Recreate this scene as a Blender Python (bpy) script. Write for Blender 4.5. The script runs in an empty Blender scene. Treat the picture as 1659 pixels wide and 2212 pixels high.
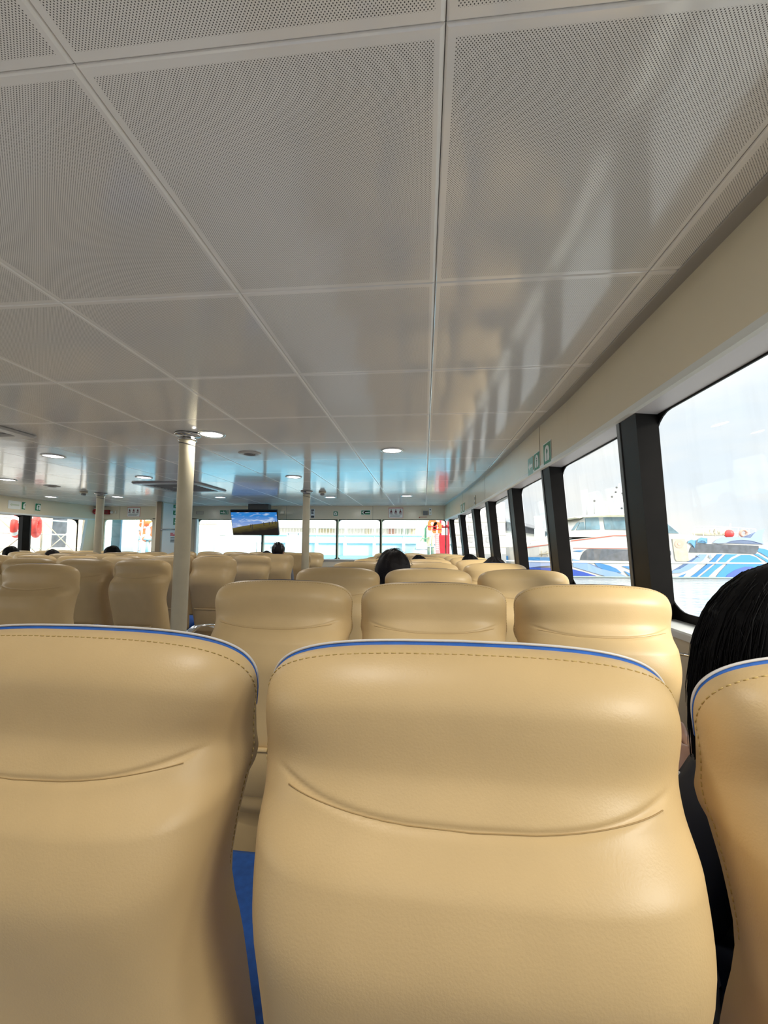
import bpy, bmesh, math, random
from math import sin, cos, pi, radians, sqrt
from mathutils import Vector, Matrix
random.seed(7)
D = bpy.data
SC = bpy.context.scene
COL = SC.collection

# ------------------------------------------------------------------ camera
EYE = Vector((0, 0, 1.2))
F_PX, YAW, PITCH, ROLL = 897.43, -0.0971814, 0.0834352, 0.0075254
fwd = Vector((sin(YAW) * cos(PITCH), cos(YAW) * cos(PITCH), sin(PITCH)))
r0 = Vector((cos(YAW), -sin(YAW), 0))
u0 = r0.cross(fwd)
right = cos(ROLL) * r0 + sin(ROLL) * u0
up = -sin(ROLL) * r0 + cos(ROLL) * u0
cam_data = D.cameras.new('camera')
cam = D.objects.new('camera', cam_data)
COL.objects.link(cam)
cam.matrix_world = Matrix(((right.x, up.x, -fwd.x, EYE.x), (right.y, up.y, -fwd.y, EYE.y), (right.z, up.z, -fwd.z, EYE.z), (0, 0, 0, 1)))
cam_data.sensor_fit = 'HORIZONTAL'
cam_data.sensor_width = 36.0
cam_data.lens = F_PX / 1659 * 36
cam_data.clip_start = 0.02
cam_data.clip_end = 2000
SC.camera = cam

# ------------------------------------------------------------------ sky, light, exposure
EXPOSURE = 0.6
SKY_LOW, SKY_ZENITH, SKY_AFT, SKY_LEFT = 0.86, 2.6, 1.0, 3.0
LAMP_W = 4.0
LAMP_GLOW = 6.0
SC.view_settings.view_transform = 'Standard'
SC.view_settings.look = 'None'
SC.view_settings.gamma = 1
SC.view_settings.use_curve_mapping = False
SC.view_settings.exposure = EXPOSURE
SC.render.film_transparent = False
cy = SC.cycles
cy.use_denoising = True
cy.max_bounces = 9
cy.diffuse_bounces = 5
cy.glossy_bounces = 4
cy.transmission_bounces = 4
cy.transparent_max_bounces = 12
cy.caustics_reflective = False
cy.caustics_refractive = False
cy.sample_clamp_indirect = 6.0

SUN = D.lights.new('sun', 'SUN')
SUN.energy, SUN.angle, SUN.color = 5.2, radians(22), (1.0, .94, .84)
sun_o = D.objects.new('sun', SUN)
COL.objects.link(sun_o)
sun_o.rotation_euler = Vector((-.66, .60, -.52)).to_track_quat('-Z', 'Y').to_euler()

W = D.worlds.new('sky')
SC.world = W
W.use_nodes = True
nt = W.node_tree
nt.nodes.clear()
N = nt.nodes.new
out = N('ShaderNodeOutputWorld')
bg = N('ShaderNodeBackground')
tc = N('ShaderNodeTexCoord')
sep = N('ShaderNodeSeparateXYZ')
nt.links.new(tc.outputs['Generated'], sep.inputs[0])
def mrange(tree, sock, a, b, c, d, smooth=False):
    m = tree.nodes.new('ShaderNodeMapRange')
    m.inputs[1].default_value, m.inputs[2].default_value, m.inputs[3].default_value, m.inputs[4].default_value = a, b, c, d
    if smooth: m.interpolation_type = 'SMOOTHSTEP'
    tree.links.new(sock, m.inputs[0])
    return m.outputs[0]
def mth(tree, op, a, b=None, c=None):
    m = tree.nodes.new('ShaderNodeMath')
    m.operation = op
    for i, v in enumerate((a, b, c)):
        if v is None: continue
        if isinstance(v, (int, float)): m.inputs[i].default_value = v
        else: tree.links.new(v, m.inputs[i])
    return m.outputs[0]
zen = mrange(nt, sep.outputs[2], 0.25, 0.9, 0.0, SKY_ZENITH - SKY_LOW, True)
aft = mrange(nt, sep.outputs[1], 0.05, -0.7, 0.0, SKY_AFT - SKY_LOW, True)
lft = mrange(nt, sep.outputs[0], -0.15, -0.75, 0.0, SKY_LEFT - SKY_LOW, True)
lum = mth(nt, 'ADD', mth(nt, 'ADD', mth(nt, 'ADD', zen, aft), lft), SKY_LOW)
noi = N('ShaderNodeTexNoise')
noi.inputs['Scale'].default_value = 2.6
noi.inputs['Detail'].default_value = 5
mp = N('ShaderNodeMapping')
mp.inputs['Scale'].default_value = (1, 1, 3.0)
nt.links.new(tc.outputs['Generated'], mp.inputs[0])
nt.links.new(mp.outputs[0], noi.inputs['Vector'])
rp = N('ShaderNodeValToRGB')
rp.color_ramp.elements[0].position = 0.36
rp.color_ramp.elements[0].color = (0.80, 0.87, 0.93, 1)
rp.color_ramp.elements[1].position = 0.62
rp.color_ramp.elements[1].color = (0.99, 0.965, 0.915, 1)
nt.links.new(noi.outputs[0], rp.inputs[0])
nt.links.new(rp.outputs[0], bg.inputs['Color'])
nt.links.new(lum, bg.inputs['Strength'])
nt.links.new(bg.outputs[0], out.inputs[0])

# ------------------------------------------------------------------ photo rays -> places in the cabin (metres)
def ray(px, py):
    a = (px - 829.5) / F_PX
    b = -(py - 1106) / F_PX
    return fwd + right * a + up * b
def on_x(px, py, X):
    d = ray(px, py)
    return EYE + d * ((X - EYE.x) / d.x)
def on_y(px, py, Y):
    d = ray(px, py)
    return EYE + d * ((Y - EYE.y) / d.y)
def on_z(px, py, Z):
    d = ray(px, py)
    return EYE + d * ((Z - EYE.z) / d.z)

# ------------------------------------------------------------------ materials
MATS = {}
def mat(name, color, rough=0.5, metal=0.0, spec=0.5, var=0.0, vscale=8.0, bump=0.0, bscale=200.0, coat=0.0, emit=None, estr=1.0, bdist=0.001, sheen=0.0):
    if name in MATS: return MATS[name]
    m = D.materials.new(name)
    m.use_nodes = True
    t = m.node_tree
    b = t.nodes['Principled BSDF']
    b.inputs['Base Color'].default_value = (*color, 1)
    b.inputs['Roughness'].default_value = rough
    b.inputs['Metallic'].default_value = metal
    b.inputs['Specular IOR Level'].default_value = spec
    b.inputs['Coat Weight'].default_value = coat
    b.inputs['Sheen Weight'].default_value = sheen
    c = t.nodes.new('ShaderNodeTexCoord')
    if var:
        n = t.nodes.new('ShaderNodeTexNoise')
        n.inputs['Scale'].default_value = vscale
        n.inputs['Detail'].default_value = 4
        t.links.new(c.outputs['Object'], n.inputs['Vector'])
        r = t.nodes.new('ShaderNodeValToRGB')
        r.color_ramp.elements[0].position = 0.3
        r.color_ramp.elements[1].position = 0.7
        r.color_ramp.elements[0].color = (*[max(0, v * (1 - var)) for v in color], 1)
        r.color_ramp.elements[1].color = (*[min(1, v * (1 + var)) for v in color], 1)
        t.links.new(n.outputs[0], r.inputs[0])
        t.links.new(r.outputs[0], b.inputs['Base Color'])
    if bump:
        n = t.nodes.new('ShaderNodeTexNoise')
        n.inputs['Scale'].default_value = bscale
        n.inputs['Detail'].default_value = 3
        t.links.new(c.outputs['Object'], n.inputs['Vector'])
        u = t.nodes.new('ShaderNodeBump')
        u.inputs['Strength'].default_value = bump
        u.inputs['Distance'].default_value = bdist
        t.links.new(n.outputs[0], u.inputs['Height'])
        t.links.new(u.outputs[0], b.inputs['Normal'])
    if emit:
        b.inputs['Emission Color'].default_value = (*emit, 1)
        b.inputs['Emission Strength'].default_value = estr
    MATS[name] = m
    return m

vinyl = mat('beige_vinyl', (0.56, 0.40, 0.20), 0.42, spec=0.4, var=0.03, vscale=14, bump=0.25, bscale=420, bdist=0.0008)
thread = mat('tan_thread', (0.36, 0.24, 0.10), 0.8)
stitch = mat('stitch_thread', (0.50, 0.36, 0.13), 0.8)
piping_m = mat('pale_piping', (0.60, 0.585, 0.57), 0.4)
blue_m = mat('blue_seat_fabric', (0.016, 0.105, 0.42), 0.7, var=0.15, vscale=60, bump=0.2, bscale=900)
steel_m = mat('satin_steel', (0.42, 0.43, 0.44), 0.35, metal=0.9)
chrome_m = mat('chrome', (0.72, 0.74, 0.77), 0.12, metal=1.0)
cream_m = mat('cream_laminate', (0.75, 0.665, 0.495), 0.2, spec=0.5, var=0.02, vscale=3)
jamb_m = mat('pale_cream_paint', (0.72, 0.68, 0.50), 0.45, var=0.02, vscale=3)
white_trim = mat('white_trim_paint', (0.74, 0.76, 0.73), 0.3, var=0.02, vscale=5)
soffit_m = mat('pinkish_grey_soffit', (0.50, 0.47, 0.47), 0.45, var=0.03, vscale=5)
post_m = mat('black_window_post', (0.006, 0.005, 0.0045), 0.45, spec=0.12, var=0.25, vscale=9)
grey_strip = mat('grey_post_strip', (0.10, 0.105, 0.105), 0.4, spec=.3)
column_m = mat('cream_column_paint', (0.64, 0.57, 0.40), 0.4, var=0.05, vscale=8, bump=0.1, bscale=60)
floor_m = mat('grey_blue_floor', (0.72, 0.71, 0.70), 0.5, var=0.08, vscale=30)
light_grey = mat('white_painted_panel', (0.68, 0.66, 0.63), 0.45, var=0.02, vscale=3)
white_p = mat('white_plastic', (0.80, 0.80, 0.78), 0.35)
ivory_p = mat('ivory_plastic', (0.66, 0.60, 0.46), 0.4)
grey_p = mat('grey_plastic', (0.25, 0.25, 0.25), 0.45)
black_p = mat('black_plastic', (0.012, 0.013, 0.014), 0.3)
green_s = mat('sign_green', (0.01, 0.19, 0.075), 0.35)
white_s = mat('sign_white', (0.82, 0.84, 0.80), 0.35)
pale_s = mat('pale_green_plate', (0.60, 0.66, 0.52), 0.35)
red_s = mat('red_paint', (0.50, 0.02, 0.03), 0.35, var=0.06)
pink_s = mat('faded_red_paint', (0.66, 0.24, 0.22), 0.45, var=0.08)
maroon_s = mat('maroon_print', (0.16, 0.035, 0.03), 0.5)
ink = mat('dark_print', (0.06, 0.06, 0.06), 0.6)
orange_m = mat('orange_fabric', (0.85, 0.16, 0.03), 0.6, var=0.1, vscale=15)
lifering_m = mat('red_life_ring', (0.80, 0.07, 0.055), 0.5, var=0.06)
hair_m = mat('black_hair', (0.004, 0.0037, 0.004), 0.6, spec=0.10)
hair_b = mat('dark_brown_hair', (0.012, 0.009, 0.009), 0.6, spec=0.2)
hair_g = mat('greyish_hair', (0.25, 0.25, 0.26), 0.5)
skin_m = mat('skin', (0.50, 0.28, 0.19), 0.5, var=0.05, vscale=20)
shirt_b = mat('black_shirt', (0.012, 0.012, 0.016), 0.8)
shirt_w = mat('grey_shirt', (0.22, 0.23, 0.26), 0.8, var=0.08)
trouser_m = mat('dark_trousers', (0.02, 0.024, 0.04), 0.8)
lamp_m = mat('lamp_diffuser', (0.9, 0.9, 0.9), 0.4, emit=(1.0, 0.98, 0.95), estr=LAMP_GLOW)
deck_m = mat('cyan_deck_paint', (0.09, 0.47, 0.68), 0.5, var=0.15, vscale=4)
bulw_m = mat('bulwark_white', (0.80, 0.82, 0.80), 0.45, var=0.02)
bulw_p = mat('bulwark_pale_blue', (0.58, 0.62, 0.615), 0.45, var=0.03, vscale=2)
facade_m = mat('pale_facade', (0.80, 0.78, 0.71), 0.7, var=0.05)
facade_w = mat('facade_window_cream', (0.60, 0.54, 0.36), 0.5, var=0.1)
facade_r = mat('facade_dusty_red', (0.50, 0.30, 0.24), 0.6)
facade_g = mat('facade_green', (0.10, 0.32, 0.20), 0.6)
slate_m = mat('grey_roof', (0.11, 0.115, 0.125), 0.7, var=0.12, vscale=3)
teal_m = mat('teal_blue_panel', (0.12, 0.27, 0.36), 0.4, var=0.1)
hull_w = mat('hull_white', (0.44, 0.44, 0.42), 0.4, var=0.03, vscale=1.5)
liv_mid = mat('livery_mid_blue', (0.03, 0.16, 0.36), 0.4)
liv_bri = mat('livery_bright_blue', (0.045, 0.22, 0.50), 0.4)
liv_lig = mat('livery_light_blue', (0.17, 0.27, 0.48), 0.4)
liv_roy = mat('livery_royal_blue', (0.02, 0.06, 0.32), 0.4)
liv_per = mat('livery_periwinkle', (0.24, 0.31, 0.47), 0.4)
ship_glass = mat('tinted_ship_glass', (0.085, 0.095, 0.11), 0.15, var=0.3, vscale=2.5)
wheel_glass = mat('wheelhouse_glass', (0.13, 0.20, 0.235), 0.12, var=0.3, vscale=1.2)
rust_m = mat('rusty_paint', (0.36, 0.335, 0.27), 0.6, var=0.12, vscale=3)
redline_m = mat('red_line_paint', (0.42, 0.085, 0.05), 0.5)
yellow_m = mat('yellow_paint', (0.75, 0.50, 0.05), 0.5)
pipe_y = mat('pale_yellow_pipe', (0.66, 0.66, 0.44), 0.5)
pipe_g = mat('green_pipe', (0.12, 0.36, 0.20), 0.5)
scaf_m = mat('scaffold_tan', (0.55, 0.48, 0.36), 0.6, var=0.1)
dock_m = mat('pale_concrete', (0.66, 0.65, 0.62), 0.8, var=0.08, vscale=2)

# perforated ceiling sheet: small round holes in a staggered pattern inside every panel
C_X0, C_W, C_Y0, C_L, C_H = 0.0362, 0.6705, 0.6293, 0.6850, 2.07
def ceiling_material():
    m = D.materials.new('perforated_ceiling_sheet')
    m.use_nodes = True
    t = m.node_tree
    b = t.nodes['Principled BSDF']
    c = t.nodes.new('ShaderNodeTexCoord')
    s = t.nodes.new('ShaderNodeSeparateXYZ')
    t.links.new(c.outputs['Object'], s.inputs[0])
    X, Y = s.outputs[0], s.outputs[1]
    p = 0.0062
    def lattice(ox, oy):
        fx = mth(t, 'SUBTRACT', mth(t, 'FRACT', mth(t, 'ADD', mth(t, 'DIVIDE', X, p), 100 + ox)), 0.5)
        fy = mth(t, 'SUBTRACT', mth(t, 'FRACT', mth(t, 'ADD', mth(t, 'DIVIDE', Y, p), 100 + oy)), 0.5)
        return mth(t, 'SQRT', mth(t, 'ADD', mth(t, 'MULTIPLY', fx, fx), mth(t, 'MULTIPLY', fy, fy)))
    dist = mth(t, 'MINIMUM', lattice(0, 0), lattice(0.5, 0.5))
    hole = mrange(t, dist, 0.14, 0.22, 1.0, 0.0)
    cx = mth(t, 'ABSOLUTE', mth(t, 'SUBTRACT', mth(t, 'FRACT', mth(t, 'ADD', mth(t, 'DIVIDE', mth(t, 'SUBTRACT', X, C_X0), C_W), 100)), 0.5))
    cyy = mth(t, 'ABSOLUTE', mth(t, 'SUBTRACT', mth(t, 'FRACT', mth(t, 'ADD', mth(t, 'DIVIDE', mth(t, 'SUBTRACT', Y, C_Y0), C_L), 100)), 0.5))
    inside = mth(t, 'MULTIPLY', mth(t, 'LESS_THAN', cx, 0.473), mth(t, 'LESS_THAN', cyy, 0.472))
    k = mth(t, 'MULTIPLY', hole, inside)
    mx = t.nodes.new('ShaderNodeMix')
    mx.data_type = 'RGBA'
    mx.inputs[6].default_value = (0.93, 0.91, 0.88, 1)
    mx.inputs[7].default_value = (0.10, 0.096, 0.09, 1)
    t.links.new(k, mx.inputs[0])
    t.links.new(mx.outputs[2], b.inputs['Base Color'])
    b.inputs['IOR'].default_value = 1.8
    t.links.new(mrange(t, k, 0, 1, 0.11, 0.9), b.inputs['Roughness'])
    t.links.new(mrange(t, k, 0, 1, 0.6, 0.05), b.inputs['Specular IOR Level'])
    n = t.nodes.new('ShaderNodeTexNoise')
    n.inputs['Scale'].default_value = 3.2
    n.inputs['Detail'].default_value = 1.0
    t.links.new(c.outputs['Object'], n.inputs['Vector'])
    u = t.nodes.new('ShaderNodeBump')
    u.inputs['Strength'].default_value = 0.5
    u.inputs['Distance'].default_value = 0.004
    t.links.new(n.outputs[0], u.inputs['Height'])
    t.links.new(u.outputs[0], b.inputs['Normal'])
    return m
ceil_m = ceiling_material()
tbar_m = mat('ceiling_bright_edge', (0.92, 0.90, 0.86), 0.3)

def glass_material():
    m = D.materials.new('window_glass')
    m.use_nodes = True
    t = m.node_tree
    t.nodes.clear()
    o = t.nodes.new('ShaderNodeOutputMaterial')
    tr = t.nodes.new('ShaderNodeBsdfTransparent')
    tr.inputs[0].default_value = (0.84, 0.86, 0.855, 1)
    gl = t.nodes.new('ShaderNodeBsdfGlossy')
    gl.inputs['Roughness'].default_value = 0.02
    df = t.nodes.new('ShaderNodeBsdfDiffuse')
    df.inputs[0].default_value = (0.75, 0.75, 0.74, 1)
    lw = t.nodes.new('ShaderNodeLayerWeight')
    lw.inputs[0].default_value = 0.5
    fr = mth(t, 'ADD', mth(t, 'MULTIPLY', mth(t, 'POWER', lw.outputs[1], 5), 0.5), 0.03)
    c = t.nodes.new('ShaderNodeTexCoord')
    mp = t.nodes.new('ShaderNodeMapping')
    mp.inputs['Scale'].default_value = (14, 14, 0.9)
    n = t.nodes.new('ShaderNodeTexNoise')
    n.inputs['Scale'].default_value = 1.0
    n.inputs['Detail'].default_value = 3
    t.links.new(c.outputs['Object'], mp.inputs[0])
    t.links.new(mp.outputs[0], n.inputs['Vector'])
    k = mrange(t, n.outputs[0], 0.48, 0.75, 0.0, 0.07)
    m1 = t.nodes.new('ShaderNodeMixShader')
    t.links.new(fr, m1.inputs[0])
    t.links.new(tr.outputs[0], m1.inputs[1])
    t.links.new(gl.outputs[0], m1.inputs[2])
    m2 = t.nodes.new('ShaderNodeMixShader')
    t.links.new(k, m2.inputs[0])
    t.links.new(m1.outputs[0], m2.inputs[1])
    t.links.new(df.outputs[0], m2.inputs[2])
    t.links.new(m2.outputs[0], o.inputs[0])
    return m
glass_m = glass_material()

def water_material():
    m = D.materials.new('harbour_water')
    m.use_nodes = True
    t = m.node_tree
    b = t.nodes['Principled BSDF']
    b.inputs['Base Color'].default_value = (0.33, 0.35, 0.36, 1)
    b.inputs['Roughness'].default_value = 0.06
    c = t.nodes.new('ShaderNodeTexCoord')
    mp = t.nodes.new('ShaderNodeMapping')
    mp.inputs['Scale'].default_value = (0.7, 1.2, 1)
    n = t.nodes.new('ShaderNodeTexNoise')
    n.inputs['Scale'].default_value = 1.1
    n.inputs['Detail'].default_value = 4
    n.inputs['Roughness'].default_value = 0.6
    t.links.new(c.outputs['Object'], mp.inputs[0])
    t.links.new(mp.outputs[0], n.inputs['Vector'])
    u = t.nodes.new('ShaderNodeBump')
    u.inputs['Strength'].default_value = 1.0
    u.inputs['Distance'].default_value = 0.45
    t.links.new(n.outputs[0], u.inputs['Height'])
    t.links.new(u.outputs[0], b.inputs['Normal'])
    return m
water_m = water_material()

# ------------------------------------------------------------------ mesh helpers
def link(name, me, m=None, parent=None, smooth=False):
    o = D.objects.new(name, me)
    COL.objects.link(o)
    if m is not None:
        for q in (m if isinstance(m, (list, tuple)) else [m]): me.materials.append(q)
    if parent is not None: o.parent = parent
    if smooth:
        for p in me.polygons: p.use_smooth = True
    return o
def from_bm(name, bm, m, parent=None, smooth=False, recalc=True):
    if recalc: bmesh.ops.recalc_face_normals(bm, faces=bm.faces)
    me = D.meshes.new(name)
    bm.to_mesh(me)
    bm.free()
    return link(name, me, m, parent, smooth)
def from_py(name, verts, faces, m, parent=None, smooth=False, recalc=True):
    bm = bmesh.new()
    vs = [bm.verts.new(v) for v in verts]
    for f in faces:
        try: bm.faces.new([vs[i] for i in f])
        except ValueError: pass
    return from_bm(name, bm, m, parent, smooth, recalc)
def box(bm, c, s, rot=None, bevel=0.0):
    M = Matrix.Translation(c)
    if rot is not None: M = M @ rot
    r = bmesh.ops.create_cube(bm, size=1.0, matrix=M @ Matrix.Diagonal((*s, 1)))
    if bevel:
        es = list({e for v in r['verts'] for e in v.link_edges})
        bmesh.ops.bevel(bm, geom=es, offset=bevel, segments=2, profile=0.5, affect='EDGES')
def boxes(name, lst, m, parent=None, bevel=0.0):
    bm = bmesh.new()
    for q in lst: box(bm, q[0], q[1], q[2] if len(q) > 2 else None, bevel)
    return from_bm(name, bm, m, parent)
def tube(bm, pts, r, seg=8, closed=False, cap=True):
    pts = [Vector(p) for p in pts]
    n = len(pts)
    rr = r if isinstance(r, (list, tuple)) else [r] * n
    rings = []
    prev = None
    for i, p in enumerate(pts):
        a = pts[(i - 1) % n] if (closed or i > 0) else p
        b = pts[(i + 1) % n] if (closed or i < n - 1) else p
        t = (b - a)
        if t.length < 1e-9: t = Vector((0, 0, 1))
        t.normalize()
        if prev is None:
            q = Vector((0, 0, 1)) if abs(t.z) < 0.9 else Vector((1, 0, 0))
            x = t.cross(q).normalized()
        else:
            x = (prev - t * prev.dot(t))
            x = x.normalized() if x.length > 1e-6 else t.orthogonal().normalized()
        prev = x
        y = t.cross(x)
        rings.append([bm.verts.new(p + (x * cos(2 * pi * k / seg) + y * sin(2 * pi * k / seg)) * rr[i]) for k in range(seg)])
    for i in range(n if closed else n - 1):
        A, B = rings[i], rings[(i + 1) % n]
        for k in range(seg): bm.faces.new((A[k], A[(k + 1) % seg], B[(k + 1) % seg], B[k]))
    if cap and not closed:
        bm.faces.new(rings[0][::-1])
        bm.faces.new(rings[-1])
def tubes(name, lst, m, parent=None, seg=8, smooth=True):
    bm = bmesh.new()
    for pts, r in lst: tube(bm, pts, r, seg)
    return from_bm(name, bm, m, parent, smooth)
def lathe(bm, prof, center=(0, 0, 0), seg=32, sx=1.0, sy=1.0):
    c = Vector(center)
    rings = []
    for r, z in prof:
        if r < 1e-6: rings.append([bm.verts.new(c + Vector((0, 0, z)))])
        else: rings.append([bm.verts.new(c + Vector((r * sx * cos(2 * pi * k / seg), r * sy * sin(2 * pi * k / seg), z))) for k in range(seg)])
    for A, B in zip(rings, rings[1:]):
        for k in range(seg):
            a, b = A[k % len(A)], A[(k + 1) % len(A)]
            c2, d = B[(k + 1) % len(B)], B[k % len(B)]
            vs = []
            for v in (a, b, c2, d):
                if v not in vs: vs.append(v)
            if len(vs) > 2: bm.faces.new(vs)
def lathe_obj(name, prof, m, parent=None, center=(0, 0, 0), seg=32, smooth=True, sx=1, sy=1):
    bm = bmesh.new()
    lathe(bm, prof, center, seg, sx, sy)
    return from_bm(name, bm, m, parent, smooth)
def tag(o, label=None, cat=None, group=None, kind=None):
    if label: o['label'] = label
    if cat: o['category'] = cat
    if group: o['group'] = group
    if kind: o['kind'] = kind
    return o
def thing(name, loc, label, cat, group=None, rot=None):
    o = D.objects.new(name, None)
    COL.objects.link(o)
    o.empty_display_size = 0.05
    o.location = loc
    if rot: o.rotation_euler = rot
    return tag(o, label, cat, group)
def struct(o):
    o['kind'] = 'structure'
    return o
def plate(bm, poly, d0, d1, to3):
    """extrude a 2-D polygon between depths d0 and d1; to3(a, b, d) -> point"""
    A = [bm.verts.new(to3(a, b, d0)) for a, b in poly]
    B = [bm.verts.new(to3(a, b, d1)) for a, b in poly]
    f1 = bm.faces.new(A)
    f2 = bm.faces.new(B[::-1])
    n = len(A)
    for i in range(n): bm.faces.new((A[i], A[(i + 1) % n], B[(i + 1) % n], B[i]))
    bmesh.ops.triangulate(bm, faces=[f1, f2])
def interp(xs, ys, x):
    if x <= xs[0]: return ys[0]
    for i in range(len(xs) - 1):
        if x <= xs[i + 1]:
            t = (x - xs[i]) / (xs[i + 1] - xs[i])
            return ys[i] + (ys[i + 1] - ys[i]) * t
    return ys[-1]

# ------------------------------------------------------------------ the room shell
CZ = C_H                       # ceiling
HZ = 1.78                      # lower edge of the window header
SZ = 0.91                      # window sill
Y_AFT, Y_FRONT = -5.2, 8.8
WR = [(-5.2, .84), (2.5, .84), (3.05, .815), (4.2, .775), (5.28, .725), (6.3, .66), (7.15, .58), (8.0, .49), (8.8, .43)]
WL = [(-5.2, -7.62), (7.2, -7.60), (8.0, -7.52), (8.8, -7.40)]
def xr(y): return interp([p[0] for p in WR], [p[1] for p in WR], y)
def xl(y): return interp([p[0] for p in WL], [p[1] for p in WL], y)

# floor
fl = struct(from_py('floor', [(-8.2, Y_AFT - .3, 0), (1.5, Y_AFT - .3, 0), (1.5, 9.0, 0), (-8.2, 9.0, 0), (-8.2, Y_AFT - .3, -.1), (1.5, Y_AFT - .3, -.1), (1.5, 9.0, -.1), (-8.2, 9.0, -.1)],
    [(0, 1, 2, 3), (7, 6, 5, 4), (0, 4, 5, 1), (1, 5, 6, 2), (2, 6, 7, 3), (3, 7, 4, 0)], floor_m))

# ceiling: pressed panels with turned-up edges, bright lengthwise edge strips
def build_ceiling():
    bm = bmesh.new()
    g, b, bw, dz = 0.0006, 0.004, 0.0085, 0.0055
    ylo, yhi = Y_AFT, Y_FRONT
    for i in range(-13, 2):
        for j in range(-9, 13):
            x0, x1 = C_X0 + i * C_W, C_X0 + (i + 1) * C_W
            y0, y1 = C_Y0 + j * C_L, C_Y0 + (j + 1) * C_L
            if i == 1: x1 = x0 + 0.30
            if y0 > yhi or y1 < ylo: continue
            y1 = min(y1, yhi)
            if x1 < -8.3: continue
            o = [(x0 + g, y0 + g), (x1 - g, y0 + g), (x1 - g, y1 - g), (x0 + g, y1 - g)]
            q = [(x0 + g + b, y0 + g + b), (x1 - g - bw, y0 + g + b), (x1 - g - bw, y1 - g - b), (x0 + g + b, y1 - g - b)]
            h = [(x0 + g + b * .35, y0 + g + b * .35), (x1 - g - bw * .35, y0 + g + b * .35), (x1 - g - bw * .35, y1 - g - b * .35), (x0 + g + b * .35, y1 - g - b * .35)]
            O = [bm.verts.new((*p, CZ + dz)) for p in o]
            Hh = [bm.verts.new((*p, CZ + dz * .4)) for p in h]
            Q = [bm.verts.new((*p, CZ)) for p in q]
            bm.faces.new(Q[::-1])
            for k in range(4):
                l = (k + 1) % 4
                for A, B in ((O, Hh), (Hh, Q)):
                    f = bm.faces.new((A[k], B[k], B[l], A[l]))
                    f.material_index = 1 if k == 1 else 0
    # backing above the seams
    v = [bm.verts.new(p) for p in ((-8.5, ylo - .3, CZ + .02), (1.5, ylo - .3, CZ + .02), (1.5, yhi + .2, CZ + .02), (-8.5, yhi + .2, CZ + .02))]
    f = bm.faces.new(v[::-1])
    f.material_index = 2
    v2 = [bm.verts.new((p.co.x, p.co.y, CZ + .1)) for p in v]
    bm.faces.new(v2).material_index = 2
    for k in range(4): bm.faces.new((v[k], v[(k + 1) % 4], v2[(k + 1) % 4], v2[k])).material_index = 2
    return struct(from_bm('ceiling', bm, [ceil_m, tbar_m, mat('ceiling_backing', (0.30, 0.29, 0.27), 0.8)], recalc=False))
build_ceiling()

def ribbon(bm, ys, sec, mi=0):
    """sweep an (x, z) section, given by sec(y), along y"""
    rows = [[bm.verts.new((x, y, z)) for x, z in sec(y)] for y in ys]
    for A, B in zip(rows, rows[1:]):
        for k in range(len(A) - 1):
            f = bm.faces.new((A[k], A[k + 1], B[k + 1], B[k]))
            f.material_index = mi
LEAN = 0.115
RAKE = 0.14
def side_x(xf, s, y, off, z): return xf(y) + s * (off + LEAN * (HZ - z) * (1 if z < HZ else 0))
YS = [-5.2, -3, -1, 1, 2.5, 3.05, 3.6, 4.2, 4.7, 5.28, 5.8, 6.3, 6.7, 7.15, 7.6, 8.0, 8.4, 8.8]
RPOST = [-3.8, -2.68, -1.56, -.44, .68, 1.80, 2.92, 3.95, 5.06, 6.03, 7.15, 8.26]
LPOST = [-4.4, -3.1, -1.9, -.75, .4, 1.55, 2.7, 3.85, 4.95, 6.05, 7.26, 8.41]
def rounded_rect(a0, a1, b0, b1, r, n=7):
    pts = []
    for (cx, cyy, st) in ((a1 - r, b1 - r, 0), (a0 + r, b1 - r, 90), (a0 + r, b0 + r, 180), (a1 - r, b0 + r, 270)):
        for k in range(n + 1):
            a = radians(st + 90 * k / n)
            pts.append((cx + r * cos(a), cyy + r * sin(a)))
    return pts
def frame_ring(bm, A0, A1, B0, B1, inner, to3, depth, mi=0):
    """rectangle with a rounded hole, with a lip of the given depth round the hole"""
    n = len(inner)
    cx, cyy = (A0 + A1) / 2, (B0 + B1) / 2
    outer = []
    for a, b in inner:
        k = min((A1 - cx) / abs(a - cx) if abs(a - cx) > 1e-6 else 1e9, (B1 - cyy) / abs(b - cyy) if abs(b - cyy) > 1e-6 else 1e9)
        outer.append([cx + (a - cx) * k, cyy + (b - cyy) * k])
    for ca, cb in ((A0, B0), (A1, B0), (A0, B1), (A1, B1)):
        i = min(range(n), key=lambda q: (outer[q][0] - ca) ** 2 + (outer[q][1] - cb) ** 2)
        outer[i] = [ca, cb]
    I = [bm.verts.new(to3(a, b, 0)) for a, b in inner]
    O = [bm.verts.new(to3(a, b, 0)) for a, b in outer]
    L = [bm.verts.new(to3(a, b, depth)) for a, b in inner]
    for k in range(n):
        l = (k + 1) % n
        for q in ((O[k], O[l], I[l], I[k]), (I[k], I[l], L[l], L[k])):
            try: bm.faces.new(q).material_index = mi
            except ValueError: pass
trim_n = [0]
win_n = [0]
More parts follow.
